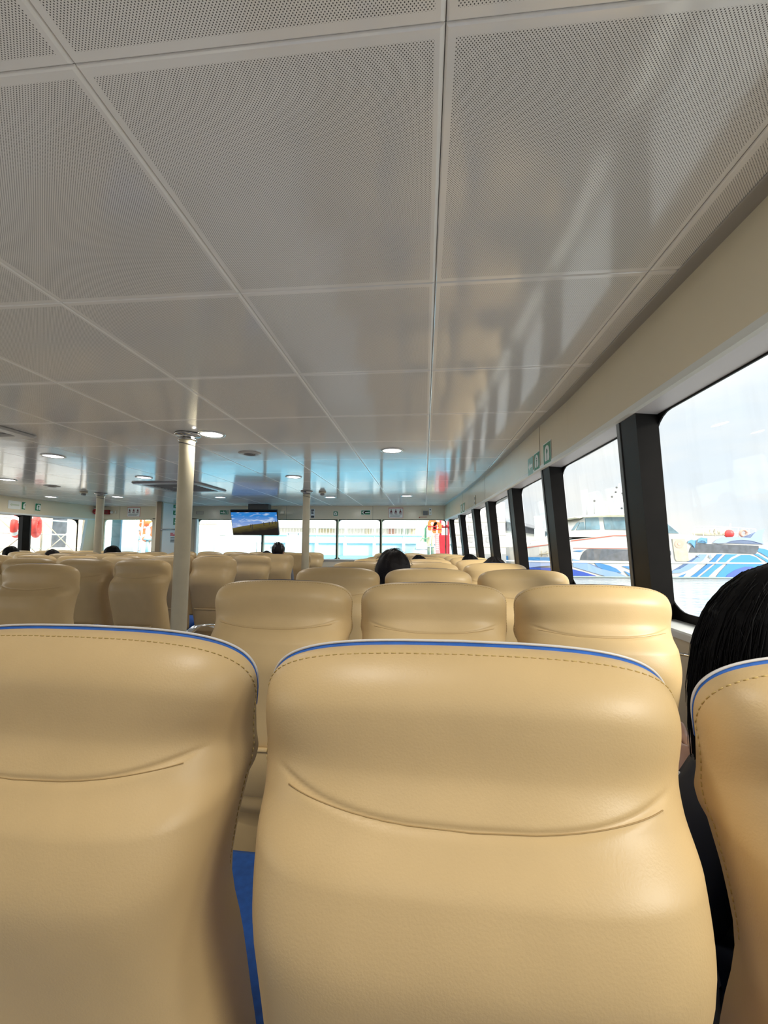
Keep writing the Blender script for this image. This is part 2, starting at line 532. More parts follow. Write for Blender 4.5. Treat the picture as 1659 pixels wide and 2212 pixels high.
def side_wall(name, xf, s, posts, last):
    bm = bmesh.new()
    ribbon(bm, YS, lambda y: [(xf(y) + s * .10, CZ + .03), (xf(y), CZ + .03), (xf(y), HZ), (xf(y) + s * .002, HZ)], 0)
    ribbon(bm, YS, lambda y: [(xf(y) + s * .002, HZ), (xf(y) - s * .004, HZ - .001), (xf(y) - s * .004, HZ - .026), (xf(y) + s * .008, HZ - .032)], 1)
    ribbon(bm, YS, lambda y: [(xf(y) + s * .008, HZ - .032), (xf(y) + s * .11, HZ - .04)], 2)
    # sill shelf and lower lining
    ribbon(bm, YS, lambda y: [(side_x(xf, s, y, .105, SZ), SZ), (xf(y) + s * .065, SZ), (xf(y) + s * .06, SZ - .006), (xf(y) + s * .06, SZ - .028), (xf(y) + s * .068, SZ - .03)], 1)
    ribbon(bm, YS, lambda y: [(xf(y) + s * .068, SZ - .03), (xf(y) + s * .12, 0), (xf(y) + s * .35, 0)], 0)
    # seams of the header panels
    w = struct(from_bm(name, bm, [cream_m, white_trim, soffit_m]))
    seams = [-3.0, -.9, .9, 3.0, 5.1, 6.75] if s > 0 else [-2.6, -.4, 1.8, 4.0, 5.6, 7.34]
    ln = boxes('seam', [((xf(y) - s * .0004, y, (CZ + HZ) / 2), (.0014, .005, CZ - HZ)) for y in seams], mat('seam_dark', (0.12, 0.09, 0.06), .7), w)
    # glazing: one window per bay
    for k in range(len(posts)):
        y0 = posts[k]
        y1 = posts[k + 1] if k + 1 < len(posts) else last
        if y1 - y0 < .3: continue
        if k + 1 == len(posts): e1 = last
        else: e1 = y1
        bm = bmesh.new()
        inner = rounded_rect(y0 + .06, e1 - .025, SZ + .035, HZ - .045, .13)
        t3 = lambda a, b, d: (side_x(xf, s, a, .092 + d, b), a + RAKE * (HZ - b), b)
        frame_ring(bm, y0, e1, SZ - .02, HZ + .0, inner, t3, .006)
        win_n[0] += 1
        wn = struct(from_bm('window_%d' % win_n[0], bm, post_m))
        bm = bmesh.new()
        vs = [[bm.verts.new(t3(y0 + .05 + (e1 - y0 - .1) * i / 3, SZ + .01 + (HZ - .05 - SZ) * j, .012)) for j in (0, 1)] for i in range(4)]
        for i in range(3): bm.faces.new((vs[i][0], vs[i + 1][0], vs[i + 1][1], vs[i][1]))
        from_bm('pane', bm, glass_m, wn)
    for y in posts:
        trim_n[0] += 1
        bm = bmesh.new()
        hw = .068
        P = []
        for z in (SZ - .0, HZ - .028):
            for (dy, off) in ((-hw, .008), (hw, .008), (hw, .094), (-hw, .094)):
                P.append(bm.verts.new((side_x(xf, s, y + dy, off, z), y + dy + RAKE * (HZ - z), z)))
        for f in ((0, 1, 2, 3), (7, 6, 5, 4), (0, 4, 5, 1), (1, 5, 6, 2), (2, 6, 7, 3), (3, 7, 4, 0)): bm.faces.new([P[i] for i in f])
        po = struct(from_bm('trim_%d' % trim_n[0], bm, post_m))
        bm = bmesh.new()
        P = []
        for z in (SZ, HZ - .028):
            for (dy, off) in ((hw, .004), (hw + .026, .004), (hw + .026, .09), (hw, .09)):
                P.append(bm.verts.new((side_x(xf, s, y + dy, off, z), y + dy + RAKE * (HZ - z), z)))
        for f in ((0, 1, 2, 3), (7, 6, 5, 4), (0, 4, 5, 1), (1, 5, 6, 2), (2, 6, 7, 3), (3, 7, 4, 0)): bm.faces.new([P[i] for i in f])
        from_bm('edge_strip', bm, grey_strip, po)
    return w
wall_r = side_wall('wall_right', xr, 1, RPOST, 8.8)
wall_l = side_wall('wall_left', xl, -1, LPOST[:-1], LPOST[-1])
# narrow perforated edge trim between ceiling and right wall
bm = bmesh.new()
ribbon(bm, YS, lambda y: [(xr(y) - .05, CZ - .0015), (xr(y) - .047, CZ - .004), (xr(y) + .01, CZ - .004)])
trim_n[0] += 1
struct(from_bm('trim_%d' % trim_n[0], bm, mat('ceiling_edge_trim', (0.40, 0.385, 0.36), .35)))
# pale corner panel ahead of the last left window
bm = bmesh.new()
ribbon(bm, [8.50, 8.65, 8.8], lambda y: [(xl(y) + .004, HZ), (side_x(xl, -1, y, .0, SZ), SZ), (side_x(xl, -1, y, .0, .1), .1)])
trim_n[0] += 1
struct(from_bm('trim_%d' % trim_n[0], bm, jamb_m))
bm = bmesh.new()
ribbon(bm, [8.46, 8.52], lambda y: [(xl(y) + .012, HZ - .02), (side_x(xl, -1, y, -.012, SZ), SZ)])
trim_n[0] += 1
struct(from_bm('trim_%d' % trim_n[0], bm, white_trim))

# front wall: header, sill, lower wall, slim mullions, windows
FSZ = .915
bm = bmesh.new()
def quad(bm, pts, mi=0):
    f = bm.faces.new([bm.verts.new(p) for p in pts])
    f.material_index = mi
    return f
YF = Y_FRONT
box(bm, (-3.45, YF + .04, (CZ + .03 + HZ) / 2), (8.3, .08, CZ + .03 - HZ))
box(bm, (-3.45, YF + .04, FSZ / 2), (8.3, .08, FSZ))
box(bm, (-5.20, YF + .04, 1.35), (.32, .08, .9))
box(bm, (-5.80, YF + .04, 1.35), (.60, .08, .9))
box(bm, (-7.55, YF + .04, 1.35), (.50, .08, .9))
wf = struct(from_bm('wall_front', bm, cream_m))
boxes('seam', [((x, YF - .0006, (CZ + HZ) / 2), (.004, .0012, CZ - HZ)) for x in (-1.1, -3.0, -6.9)], MATS['seam_dark'], wf)
boxes('sill', [((-2.3, YF - .01, FSZ + .003), (5.5, .10, .02))], white_trim, wf)
MULL = [(-3.52, .018), (-1.865, .02), (-.92, .02)]
edges = [-5.04, -3.52, -1.865, -.92, .46]
for a, b in list(zip(edges, edges[1:])) + [(-7.3, -6.10)]:
    bm = bmesh.new()
    big = a < -6
    m_ = .02
    inner = rounded_rect(a + m_, b - m_, FSZ + .012, HZ - .012, .075)
    frame_ring(bm, a, b, FSZ, HZ, inner, lambda p, q, d: (p, YF + .03 + d, q), .03)
    win_n[0] += 1
    wn = struct(from_bm('window_%d' % win_n[0], bm, mat('dark_olive_frame', (0.022, 0.03, 0.012), .4) if not big else jamb_m))
    from_py('pane', [(a + .01, YF + .045, FSZ), (b - .01, YF + .045, FSZ), (b - .01, YF + .045, HZ), (a + .01, YF + .045, HZ)], [(0, 1, 2, 3)], glass_m, wn)
for x, hw in MULL:
    trim_n[0] += 1
    mo = struct(boxes('trim_%d' % trim_n[0], [((x - .012, YF + .02, (HZ + FSZ) / 2), (.028, .05, HZ - FSZ))], MATS['dark_olive_frame']))
    boxes('edge_strip', [((x + .016, YF + .012, (HZ + FSZ) / 2), (.022, .04, HZ - FSZ))], mat('pale_green_strip', (0.62, 0.68, 0.50), .4), mo)
trim_n[0] += 1
struct(boxes('trim_%d' % trim_n[0], [((-5.03, YF - .01, (HZ + FSZ) / 2), (.035, .09, HZ - FSZ))], white_trim))

# stair enclosure standing against the front wall
bm = bmesh.new()
box(bm, (-5.33, 8.32, CZ / 2), (.10, .94, CZ))
enc = bm
pe = struct(from_bm('wall_enclosure', bm, cream_m))
trim_n[0] += 1
boxes('side_panel', [((-5.276, 8.36, CZ / 2), (.008, .86, CZ - .02))], light_grey, pe)
boxes('shaded_end_face', [((-5.295, 7.845, CZ / 2), (.10, .035, CZ))], mat('painted_shade_brown', (0.20, 0.145, 0.085), .5), pe)  # aft end face of the enclosure, its shade put into the dark brown

# unseen aft wall; its unglazed gaps are added to light the seat backs
bm = bmesh.new()
box(bm, (-3.4, Y_AFT - .05, 1.94), (9.6, .1, .32))
box(bm, (-3.4, Y_AFT - .05, .5), (9.6, .1, 1.0))
box(bm, (-5.2, Y_AFT - .05, 1.4), (6.0, .1, .9))
for x in (-1.2, 1.1): box(bm, (x, Y_AFT - .05, 1.4), (.7, .1, .9))
wa = struct(from_bm('wall_rear', bm, cream_m))

# ------------------------------------------------------------------ passenger seats
SZK = [-.86, -.70, -.60, -.52, -.44, -.36, -.30, -.255, -.22, -.18, -.114]
S_WR = [.213, .22, .215, .207, .198, .211, .226, .236, .239, .236, .235]
S_WB = [.196, .215, .228, .240, .247, .247, .239, .220, .213, .230, .250]
S_YR = [.174, .151, .133, .124, .110, .101, .098, .097, .096, .090, .072]
S_YB = [.060, .025, .0, -.022, -.048, -.068, -.054, -.019, -.001, .004, .013]
S_TOP, S_ROLL, S_ARCH, S_CORNER = -.114, .055, .010, .088
def pchip(xs, ys):
    n = len(xs)
    h = [xs[i + 1] - xs[i] for i in range(n - 1)]
    d = [(ys[i + 1] - ys[i]) / h[i] for i in range(n - 1)]
    m = [0.0] * n
    for i in range(1, n - 1):
        if d[i - 1] * d[i] > 0:
            w1, w2 = 2 * h[i] + h[i - 1], h[i] + 2 * h[i - 1]
            m[i] = (w1 + w2) / (w1 / d[i - 1] + w2 / d[i])
    m[0], m[-1] = d[0], d[-1]
    def f(x):
        x = min(max(x, xs[0]), xs[-1])
        i = 0
        while i < n - 2 and x > xs[i + 1]: i += 1
        t = (x - xs[i]) / h[i]
        return ys[i] * (2 * t**3 - 3 * t**2 + 1) + m[i] * h[i] * (t**3 - 2 * t**2 + t) + ys[i + 1] * (-2 * t**3 + 3 * t**2) + m[i + 1] * h[i] * (t**3 - t**2)
    return f
f_wr, f_wb, f_yr, f_yb = pchip(SZK, S_WR), pchip(SZK, S_WB), pchip(SZK, S_YR), pchip(SZK, S_YB)
def seam_z(x): return -.2605 + .023 * (abs(x) / .2) ** 2.2
def shell_point(u, z, groove=True):
    th = (1 - abs(u)) * pi / 2
    cx = max(cos(th), 0) ** (2 / 4.5)
    Dp = max(sin(th), 0) ** (2 / 2.2)
    t = (S_TOP - z) / S_ROLL
    k = 1.0 if t >= 1 else sqrt(max(0, 1 - (1 - t) ** 2))
    X = (1 if u >= 0 else -1) * (f_wr(z) * (1 - Dp) + f_wb(z) * Dp) * cx
    yr_ = f_yr(z)
    if z > -.22: yr_ += (.096 - yr_) * min(1, (z + .22) / .02) * cx ** 5
    Y = yr_ - (yr_ - f_yb(z)) * Dp * k
    ax = min(cx, 1.0)
    zt = S_TOP - S_ARCH * (abs(X) / .236) ** 2 - S_CORNER * (1 - (1 - ax**5) ** (1 / 3))
    Zc = z if z <= -.30 else -.30 + (zt + .30) * (z + .30) / (S_TOP + .30)
    if groove and abs(X) < .205:
        g = math.exp(-((Zc - seam_z(X)) / .0030) ** 2) * .0034 * (1 if abs(X) < .18 else (.205 - abs(X)) / .025)
        Y += g
    return Vector((X, Y, Zc))
ZOFF = 1.2
def zlist(fine):
    if not fine: return [-.86 + .746 * (i / 26) for i in range(25)] + [S_TOP - .018, S_TOP - .008, S_TOP - .003, S_TOP]
    L = [-.86 + .03 * i for i in range(17)]
    L += [-.36 + .01 * i for i in range(5)]
    L += [-.315 + .0019 * i for i in range(66)]
    L += [-.185 + .006 * i for i in range(6)]
    L += [S_TOP - .034, S_TOP - .028, S_TOP - .022, S_TOP - .016, S_TOP - .011, S_TOP - .007, S_TOP - .004, S_TOP - .002, S_TOP - .0005, S_TOP]
    L = sorted(set(round(q, 5) for q in L))
    return L
def ulist(n): return [-1 + 2 * i / n for i in range(n + 1)]
def shell_mesh(fine):
    us = ulist(64 if fine else 24)
    bm = bmesh.new()
    rows = []
    for z in zlist(fine):
        rows.append([bm.verts.new(shell_point(u, z, fine) + Vector((0, 0, ZOFF))) for u in us])
    for A, B in zip(rows, rows[1:]):
        for k in range(len(us) - 1): bm.faces.new((A[k], A[k + 1], B[k + 1], B[k]))
    bm.faces.new(rows[0][::-1])
    bmesh.ops.remove_doubles(bm, verts=bm.verts, dist=.00005)
    bmesh.ops.recalc_face_normals(bm, faces=bm.faces)
    me = D.meshes.new('back_shell')
    bm.to_mesh(me)
    bm.free()
    for p in me.polygons: p.use_smooth = True
    me.materials.append(vinyl)
    return me
def rim_path(z0=-.80, step=.02):
    left, top = [], []
    z = z0
    while z < -.16:
        left.append(shell_point(-1, z, False))
        z += step
    for i in range(5): left.append(shell_point(-1, -.16 + (S_TOP + .16) * i / 5, False))
    for i in range(41): top.append(shell_point(-1 + 2 * i / 40, S_TOP, False))
    rightp = [Vector((-p.x, p.y, p.z)) for p in reversed(left)]
    return [p + Vector((0, 0, ZOFF)) for p in left + top + rightp]
def me_of(name, bm, m, smooth=True):
    bmesh.ops.recalc_face_normals(bm, faces=bm.faces)
    me = D.meshes.new(name)
    bm.to_mesh(me)
    bm.free()
    if smooth:
        for p in me.polygons: p.use_smooth = True
    me.materials.append(m)
    return me
def seam_mesh():
    bm = bmesh.new()
    pts = []
    for i in range(61):
        u = -.985 + 1.97 * i / 60
        z = -.25
        for _ in range(4):
            p = shell_point(u, z)
            z = seam_z(p.x)
        p = shell_point(u, z)
        if abs(p.x) < .188: pts.append(p + Vector((0, -.0006, ZOFF)))
    tube(bm, pts, .0006, 6)
    return me_of('seam', bm, thread)
def stitch_mesh():
    bm = bmesh.new()
    path = []
    e, zt = .955, S_TOP - .0042
    zs = [-.42 + (zt + .42) * i / 40 for i in range(40)]
    for z in zs: path.append(shell_point(-e, z, False))
    n = 90
    for i in range(n + 1): path.append(shell_point(-e + 2 * e * i / n, zt, False))
    for z in zs[::-1]: path.append(shell_point(e, z, False))
    # resample and drop every other piece
    L = [0]
    for a, b in zip(path, path[1:]): L.append(L[-1] + (b - a).length)
    def atl(s):
        for i in range(len(L) - 1):
            if s <= L[i + 1]:
                t = (s - L[i]) / max(L[i + 1] - L[i], 1e-9)
                return path[i].lerp(path[i + 1], t)
        return path[-1]
    s = 0
    while s + .0055 < L[-1]:
        a, b = atl(s), atl(s + .0052)
        n_ = Vector((a.x * .002, -.0003, .0002))
        tube(bm, [a + n_ + Vector((0, 0, ZOFF)), b + n_ + Vector((0, 0, ZOFF))], .0007, 5)
        s += .0085
    return me_of('edge_stitching', bm, stitch)
def piping_mesh():
    bm = bmesh.new()
    n = 60
    pts = []
    for i in range(n + 1):
        u = -1 + 2 * i / n
        pts.append(shell_point(u, S_TOP, False) + Vector((0, .003, ZOFF + .0004 + .0042 * max(0, 1 - u * u) ** .6)))
    tube(bm, pts, [.0016 * min(1, .15 + .14 * min(i, n - i)) for i in range(n + 1)], 8)
    return me_of('piping', bm, piping_m)
def cushion_mesh(lift):
    bm = bmesh.new()
    us = ulist(20)
    rows = []
    zs = [-.84 + .70 * i / 16 for i in range(16)] + [S_TOP - .02, S_TOP - .008, S_TOP - .002, S_TOP]
    for z in zs:
        row = []
        for u in us:
            p = shell_point(u, z, False)
            th = (1 - abs(u)) * pi / 2
            Dp = max(sin(th), 0) ** 1.1
            t = (S_TOP - z) / .05
            k = 1.0 if t >= 1 else sqrt(max(0, 1 - (1 - t) ** 2))
            y = max(f_yr(z), p.y if k == 0 else 0) + .004 + (.05 + .03 * math.exp(-((z + .66) / .15) ** 2)) * Dp * k
            sc = (.925 - .16 * min(Dp * 1.6, 1)) if z < -.17 else (.955 - .10 * min(Dp * 1.6, 1))
            sc = sc if abs(u) > .3 else sc * (1 - .0)
            row.append(bm.verts.new((p.x * sc, y, p.z + ZOFF + (lift if z > -.17 else 0) * max(0, 1 - u * u) ** .6)))
        rows.append(row)
    rows.append([bm.verts.new((q.co.x, q.co.y - .007, q.co.z - lift * 1.5)) for q in rows[-1]])
    for A, B in zip(rows, rows[1:]):
        for k in range(len(us) - 1): bm.faces.new((A[k], A[k + 1], B[k + 1], B[k]))
    for r_ in (rows[0],): bm.faces.new(r_)
    if lift > 0:            # blue gusset between the beige shell and the white piping
        g = []
        for i in range(61):
            u = -1 + 2 * i / 60
            p = shell_point(u, S_TOP, False) + Vector((0, 0, ZOFF))
            g.append([bm.verts.new(p + Vector((0, .0005, -.001))), bm.verts.new(p + Vector((0, .003, .0004 + .0042 * max(0, 1 - u * u) ** .6))), bm.verts.new(Vector((p.x * .965, p.y + .003 + .006 * (1 - u * u), p.z - .004 * u * u)))])
        for A, B in zip(g, g[1:]):
            for k in (0, 1): bm.faces.new((A[k], A[k + 1], B[k + 1], B[k]))
    return me_of('back_cushion', bm, blue_m)
def squab_mesh():
    bm = bmesh.new()
    box(bm, (0, .385, .36), (.44, .46, .09), None, .03)
    return me_of('seat_cushion', bm, blue_m)
def pocket_mesh():
    bm = bmesh.new()
    us = [i / 12 for i in range(13)]
    rows = []
    for z, o in ((-.80, .001), (-.79, .010), (-.70, .014), (-.645, .012), (-.632, .008), (-.632, .0)):
        rows.append([bm.verts.new(Vector((-.15 + .30 * a, shell_point(.1, z, False).y - o * (1 - (2 * a - 1) ** 6) - .001, z + ZOFF))) for a in us])
    for A, B in zip(rows, rows[1:]):
        for k in range(12): bm.faces.new((A[k], A[k + 1], B[k + 1], B[k]))
    tube(bm, [Vector((-.15 + .30 * a, shell_point(.1, -.632, False).y - .010 * (1 - (2 * a - 1) ** 6) - .001, -.632 + ZOFF)) for a in us], .008, 6)
    return me_of('pocket', bm, vinyl)
def legs_mesh():
    bm = bmesh.new()
    box(bm, (0, .36, .30), (.38, .40, .04), None, .005)
    for sx in (-.15, .15):
        box(bm, (sx, .36, .15), (.04, .06, .28), None, .004)
        box(bm, (sx, .36, .011), (.06, .40, .022), None, .004)
    for sx in (-.16, .16):
        box(bm, (sx, .18, .33), (.035, .10, .05), None, .004)
    return me_of('frame', bm, steel_m, False)
def arm_mesh():
    """flat chrome band bent into an arm rest loop"""
    bm = bmesh.new()
    c = [(.085, .44), (.02, .60), (-.015, .74), (-.03, .84), (-.02, .895), (.02, .932), (.08, .945), (.16, .935), (.26, .90), (.33, .85), (.36, .78), (.365, .66), (.35, .50), (.33, .36)]
    w, t = .024, .006
    rows = []
    for i, (y, z) in enumerate(c):
        a = Vector(c[max(i - 1, 0)])
        b = Vector(c[min(i + 1, len(c) - 1)])
        d = (b - a).normalized()
        n_ = Vector((-d.y, d.x))
        rows.append([bm.verts.new((sx * w, y - .05 + n_.x * q * t, z - .012 + n_.y * q * t)) for sx, q in ((-.5, -.5), (.5, -.5), (.5, .5), (-.5, .5))])
    for A, B in zip(rows, rows[1:]):
        for k in range(4): bm.faces.new((A[k], A[(k + 1) % 4], B[(k + 1) % 4], B[k]))
    bm.faces.new(rows[0][::-1])
    bm.faces.new(rows[-1])
    bmesh.ops.subdivide_edges(bm, edges=[], cuts=0)
    return me_of('armrest', bm, chrome_m, True)
def lower_mesh():
    bm = bmesh.new()
    box(bm, (0, .13, .22), (.40, .05, .30), None, .012)
    return me_of('lower_panel', bm, vinyl)
SM = dict(lower=lower_mesh(), fine=shell_mesh(True), coarse=shell_mesh(False), seam=seam_mesh(), stitch=stitch_mesh(), piping=piping_mesh(), cushion=cushion_mesh(.0045), cushion_low=cushion_mesh(-.004), squab=squab_mesh(), pocket=pocket_mesh(), legs=legs_mesh(), arm=arm_mesh())
def seat_part(name, me, parent, loc=None):
    o = D.objects.new(name, me)
    COL.objects.link(o)
    o.parent = parent
    if loc: o.location = loc
    return o
def make_seat(level, arms=()):
    r = D.objects.new('passenger_seat', None)
    COL.objects.link(r)
    r.empty_display_size = .1
    sh = seat_part('back_shell', SM['fine' if level < 3 else 'coarse'], r)
    if level < 3: seat_part('seam', SM['seam'], sh)
    if level < 2: seat_part('edge_stitching', SM['stitch'], sh)
    seat_part('back_cushion', SM['cushion' if level < 1 else 'cushion_low'], r)['label'] = 'blue fabric front of the backrest'
    if level < 1: seat_part('piping', SM['piping'], r)['label'] = 'pale piping round the backrest'
    if level < 4:
        seat_part('seat_cushion', SM['squab'], r)['label'] = 'blue fabric seat cushion'
        seat_part('pocket', SM['pocket'], r)
        seat_part('lower_panel', SM['lower'], r)
    seat_part('frame', SM['legs'], r)['label'] = 'grey steel seat frame'
    for s in arms: seat_part('armrest', SM['arm'], r, (s * .272, 0, -.05 if s > 0 else 0))['label'] = 'chrome loop armrest'
    return r
def copy_tree(o, parent=None):
    c = o.copy()
    COL.objects.link(c)
    c.parent = parent
    for ch in list(o.children): copy_tree(ch, c)
    return c
PROTO = {}
def seat(level, arms, loc, label, group, tilt=0.0, yaw=0.0):
    key = (level, arms)
    if key not in PROTO:
        PROTO[key] = make_seat(level, arms)
        o = PROTO[key]
    else:
        o = copy_tree(PROTO[key])
    o.location = loc
    if tilt or yaw:
        # recline about the hinge at the foot of the backrest
        M = Matrix.Translation(loc) @ Matrix.Rotation(yaw, 4, 'Z') @ Matrix.Translation((0, .1, .4)) @ Matrix.Rotation(tilt, 4, 'X') @ Matrix.Translation((0, -.1, -.4))
        o.location, o.rotation_euler = M.to_translation(), M.to_euler()
    return tag(o, label, 'seat', group)
Y1, DY = 1.316, .895
ORD = ['nearest', 'second', 'third', 'fourth', 'fifth', 'sixth', 'seventh', 'eighth', 'ninth']
GR, GM, GL = 'seats of the block by the big right windows', 'seats of the middle block', 'seats of the block along the left wall'
seat(0, (), (.042, .435, 0), 'large beige vinyl seat back filling the centre foreground, white edge and blue front', GR, .008, -.012)
seat(0, (), (-.462, .493, 0), 'large beige vinyl seat back at the lower left corner, beside the aisle', GR, .04, -.026)
for x, l in ((-.462, 'left of the three'), (.042, 'middle of the three'), (.540, 'window seat')):
    seat(3, (), (x, .435 - DY, 0), 'beige seat in the row behind the camera, ' + l, GR)
seat(0, (), (.540, .424, 0), 'beige vinyl seat back cut off at the right edge, with the black-haired woman in it', GR, .0, -.02)
def block_seat(level, arms, x, y, label, group):
    return seat(level, arms, (x + random.uniform(-.006, .006), y + random.uniform(-.012, .012), 0), label, group)
for k in range(1, 9):
    y = Y1 + DY * (k - 1)
    sh = [0, 0, 0, 0, 0, 0, -.03, -.12, -.22][k]
    lv = 1 if k == 1 else 2 if k < 4 else 3 if k < 5 else 4
    for j, (nm, arm) in enumerate((('aisle seat', (-1,)), ('middle seat', ()), ('window seat', (1,)))):
        lab = 'beige %s of the three, %s row ahead in the right window block' % (nm, ORD[k])
        block_seat(lv, arm if k < 4 else (), .025 + .5 * (j - 1) + sh, y, lab, GR)
NTH = ['aisle seat', 'second seat from the aisle', 'third seat from the aisle', 'fourth seat from the aisle', 'fifth seat from the aisle', 'sixth seat from the aisle', 'far end seat']
for k in range(2, 9):
    y = Y1 + DY * (k - 1)
    lv = 2 if k < 4 else 3 if k < 5 else 4
    for j in range(7):
        x = -2.27 - .5 * j
        if x / y < -1.22: continue
        if k == 8 and j > 5: continue
        block_seat(lv, (), x + (0 if k < 4 else .13 if k == 4 else .16), y, 'beige %s in the middle block, %s row ahead' % (NTH[j], ORD[k]), GM)
for k in range(6, 9):
    y = Y1 + DY * (k - 1)
    for j in range(3):
        x = -6.15 - .49 * j
        if x / y < -1.12: continue
        block_seat(4, (), x, y, 'beige %s in the block along the left wall, %s row ahead' % (['aisle seat', 'middle seat', 'window seat'][j], ORD[k]), GL)

# ------------------------------------------------------------------ columns
def column(x, y, label, r=.057):
    t = thing('support_column', (x, y, 0), label, 'column', 'round columns along the aisles')
    t['kind'] = 'thing'
    lathe_obj('shaft', [(0, 0), (r * 1.0, 0), (r, CZ - .03), (r, CZ - .002), (0, CZ - .002)], column_m, t, seg=40)
    lathe_obj('collar', [(r, CZ - .055), (r + .012, CZ - .055), (r + .012, CZ - .045), (r + .004, CZ - .04), (r + .006, CZ - .02), (r + .036, CZ - .018), (r + .04, CZ - .012), (r + .04, CZ - .004), (r, CZ - .004)], mat('collar_chrome', (.45, .44, .42), .18, metal=1.0), t, seg=40)['label'] = 'chrome collar under the ceiling'
    tubes('tie', [([(r * cos(a) * 1.02, r * sin(a) * 1.02, CZ - .085 - .012 * cos(a)) for a in [2 * pi * i / 24 for i in range(25)]], .003)], ink, t, 6)
    return t
column(-1.845, 3.03, 'thick cream column with a chrome collar, nearest, right of the dark middle seats')
column(-5.46, 6.50, 'thin far cream column in front of the left corner alarm bell')
column(-1.865, 6.42, 'thin far cream column between the television and the life jacket sign')

# ------------------------------------------------------------------ ceiling lamps and fittings
def downlight(x, y, label, watts):
    t = thing('ceiling_light', (x, y, CZ), label, 'lamp', 'round ceiling lamps')
    lathe_obj('rim', [(.082, -.004), (.086, -.008), (.100, -.008), (.106, -.003), (.106, .0), (.082, .0)], mat('lamp_rim', (.62, .62, .60), .25, metal=.6), t, seg=40)
    lathe_obj('diffuser', [(0, -.0065), (.06, -.006), (.083, -.003)], lamp_m, t, seg=40)
    if watts:
        ld = D.lights.new('bulb', 'AREA')
        ld.shape = 'DISK'
        ld.size = .16
        ld.energy = watts
        ld.color = (1.0, .955, .88)
        lo = D.objects.new('bulb', ld)
        COL.objects.link(lo)
        lo.parent = t
        lo.location = (0, 0, -.012)
    return t
LN = [(-1.66, 3.05, 'bright round ceiling lamp just right of the nearest column top'),
      (-.29, 3.69, 'bright round ceiling lamp ahead, right of the ceiling centre seam'),
      (-1.64, 5.05, 'round ceiling lamp above the television, in line with the far column'),
      (-3.65, 3.71, 'bright round ceiling lamp nearest on the left, beyond the square vent unit'),
      (-5.63, 5.06, 'round ceiling lamp at the left edge of the picture'),
      (-3.60, 4.98, 'round ceiling lamp beside the far square vent unit'),
      (-6.83, 6.96, 'round ceiling lamp above the left life jacket signs'),
      (-5.55, 7.00, 'round ceiling lamp just right of the far left column'),
      (-3.67, 7.14, 'small far round ceiling lamp above the green exit sign'),
      (-1.66, 7.20, 'small far round ceiling lamp right of the far column top'),
      (-.30, 7.05, 'small far round ceiling lamp above the three-figure notice')]
for x, y, l in LN: downlight(x, y, l, LAMP_W)
for x, y, l in ((-.30, .20, 'straight above the camera'), (-.30, -1.6, 'added unseen behind the camera near the centre seam')):  # the lamp behind is unseen, added to light the foreground seats
    downlight(x, y, 'round ceiling lamp ' + l, LAMP_W)

def cassette(x, y, s, label):
    t = thing('ceiling_vent_unit', (x, y, CZ), label, 'air vent', 'square ceiling vent units')
    bm = bmesh.new()
    h = s / 2
    fr = rounded_rect(-h, h, -h, h, .04)
    a = [bm.verts.new((*p, -.004)) for p in fr]
    b = [bm.verts.new((p[0] * .97, p[1] * .97, -.022)) for p in fr]
    c = [bm.verts.new((p[0] * .80, p[1] * .80, -.022)) for p in fr]
    d = [bm.verts.new((p[0] * .78, p[1] * .78, -.006)) for p in fr]
    n_ = len(fr)
    for A, B in ((a, b), (b, c), (c, d)):
        for k in range(n_): bm.faces.new((A[k], A[(k + 1) % n_], B[(k + 1) % n_], B[k]))
    from_bm('frame', bm, mat('vent_frame', (.50, .48, .45), .3), t)
    bm = bmesh.new()
    for i in range(9):
        v = -.34 * s + .68 * s * i / 8
        box(bm, (0, v, -.012), (.70 * s, .012, .012))
    from_bm('grille', bm, mat('vent_grille', (.30, .29, .28), .5), t)
    lathe_obj('hub', [(0, -.022), (.11 * s, -.022), (.13 * s, -.018), (.14 * s, -.006)], grey_p, t, seg=28)
    return t
cassette(-3.575, 2.56, .93, 'square ceiling vent unit cut off at the left edge of the picture')
cassette(-3.60, 5.83, .95, 'far square ceiling vent unit above the white stair enclosure')
def diffuser(x, y, label):
    t = thing('ceiling_diffuser', (x, y, CZ), label, 'air vent', 'round ceiling diffusers')
    lathe_obj('rim', [(.055, -.012), (.075, -.014), (.10, -.006), (.105, -.001), (.055, -.001)], mat('vent_frame', (.5, .48, .45), .3), t, seg=32)
    bm = bmesh.new()
    for rr in (.018, .034, .050): lathe(bm, [(rr - .004, -.008), (rr + .004, -.014), (rr + .006, -.006), (rr - .004, -.004)], (0, 0, 0), 28)
    from_bm('louvre', bm, grey_p, t, True)
diffuser(-1.64, 3.72, 'small round ceiling diffuser between the two bright lamps ahead')
diffuser(-5.56, 5.67, 'small dark round ceiling diffuser at far left')
def smoke(x, y, label):
    t = thing('smoke_detector', (x, y, CZ), label, 'smoke detector', 'ceiling smoke detectors')
    lathe_obj('base', [(0, -.002), (.058, -.002), (.058, -.022), (.045, -.03), (0, -.03)], ivory_p, t, seg=28)
    lathe_obj('sensor', [(.03, -.03), (.036, -.045), (.03, -.062), (0, -.066)], grey_p, t, seg=24)
smoke(-1.62, 6.46, 'smoke detector hanging from the ceiling right of the far column')
smoke(-5.60, 6.30, 'smoke detector hanging from the ceiling left of the far left column')

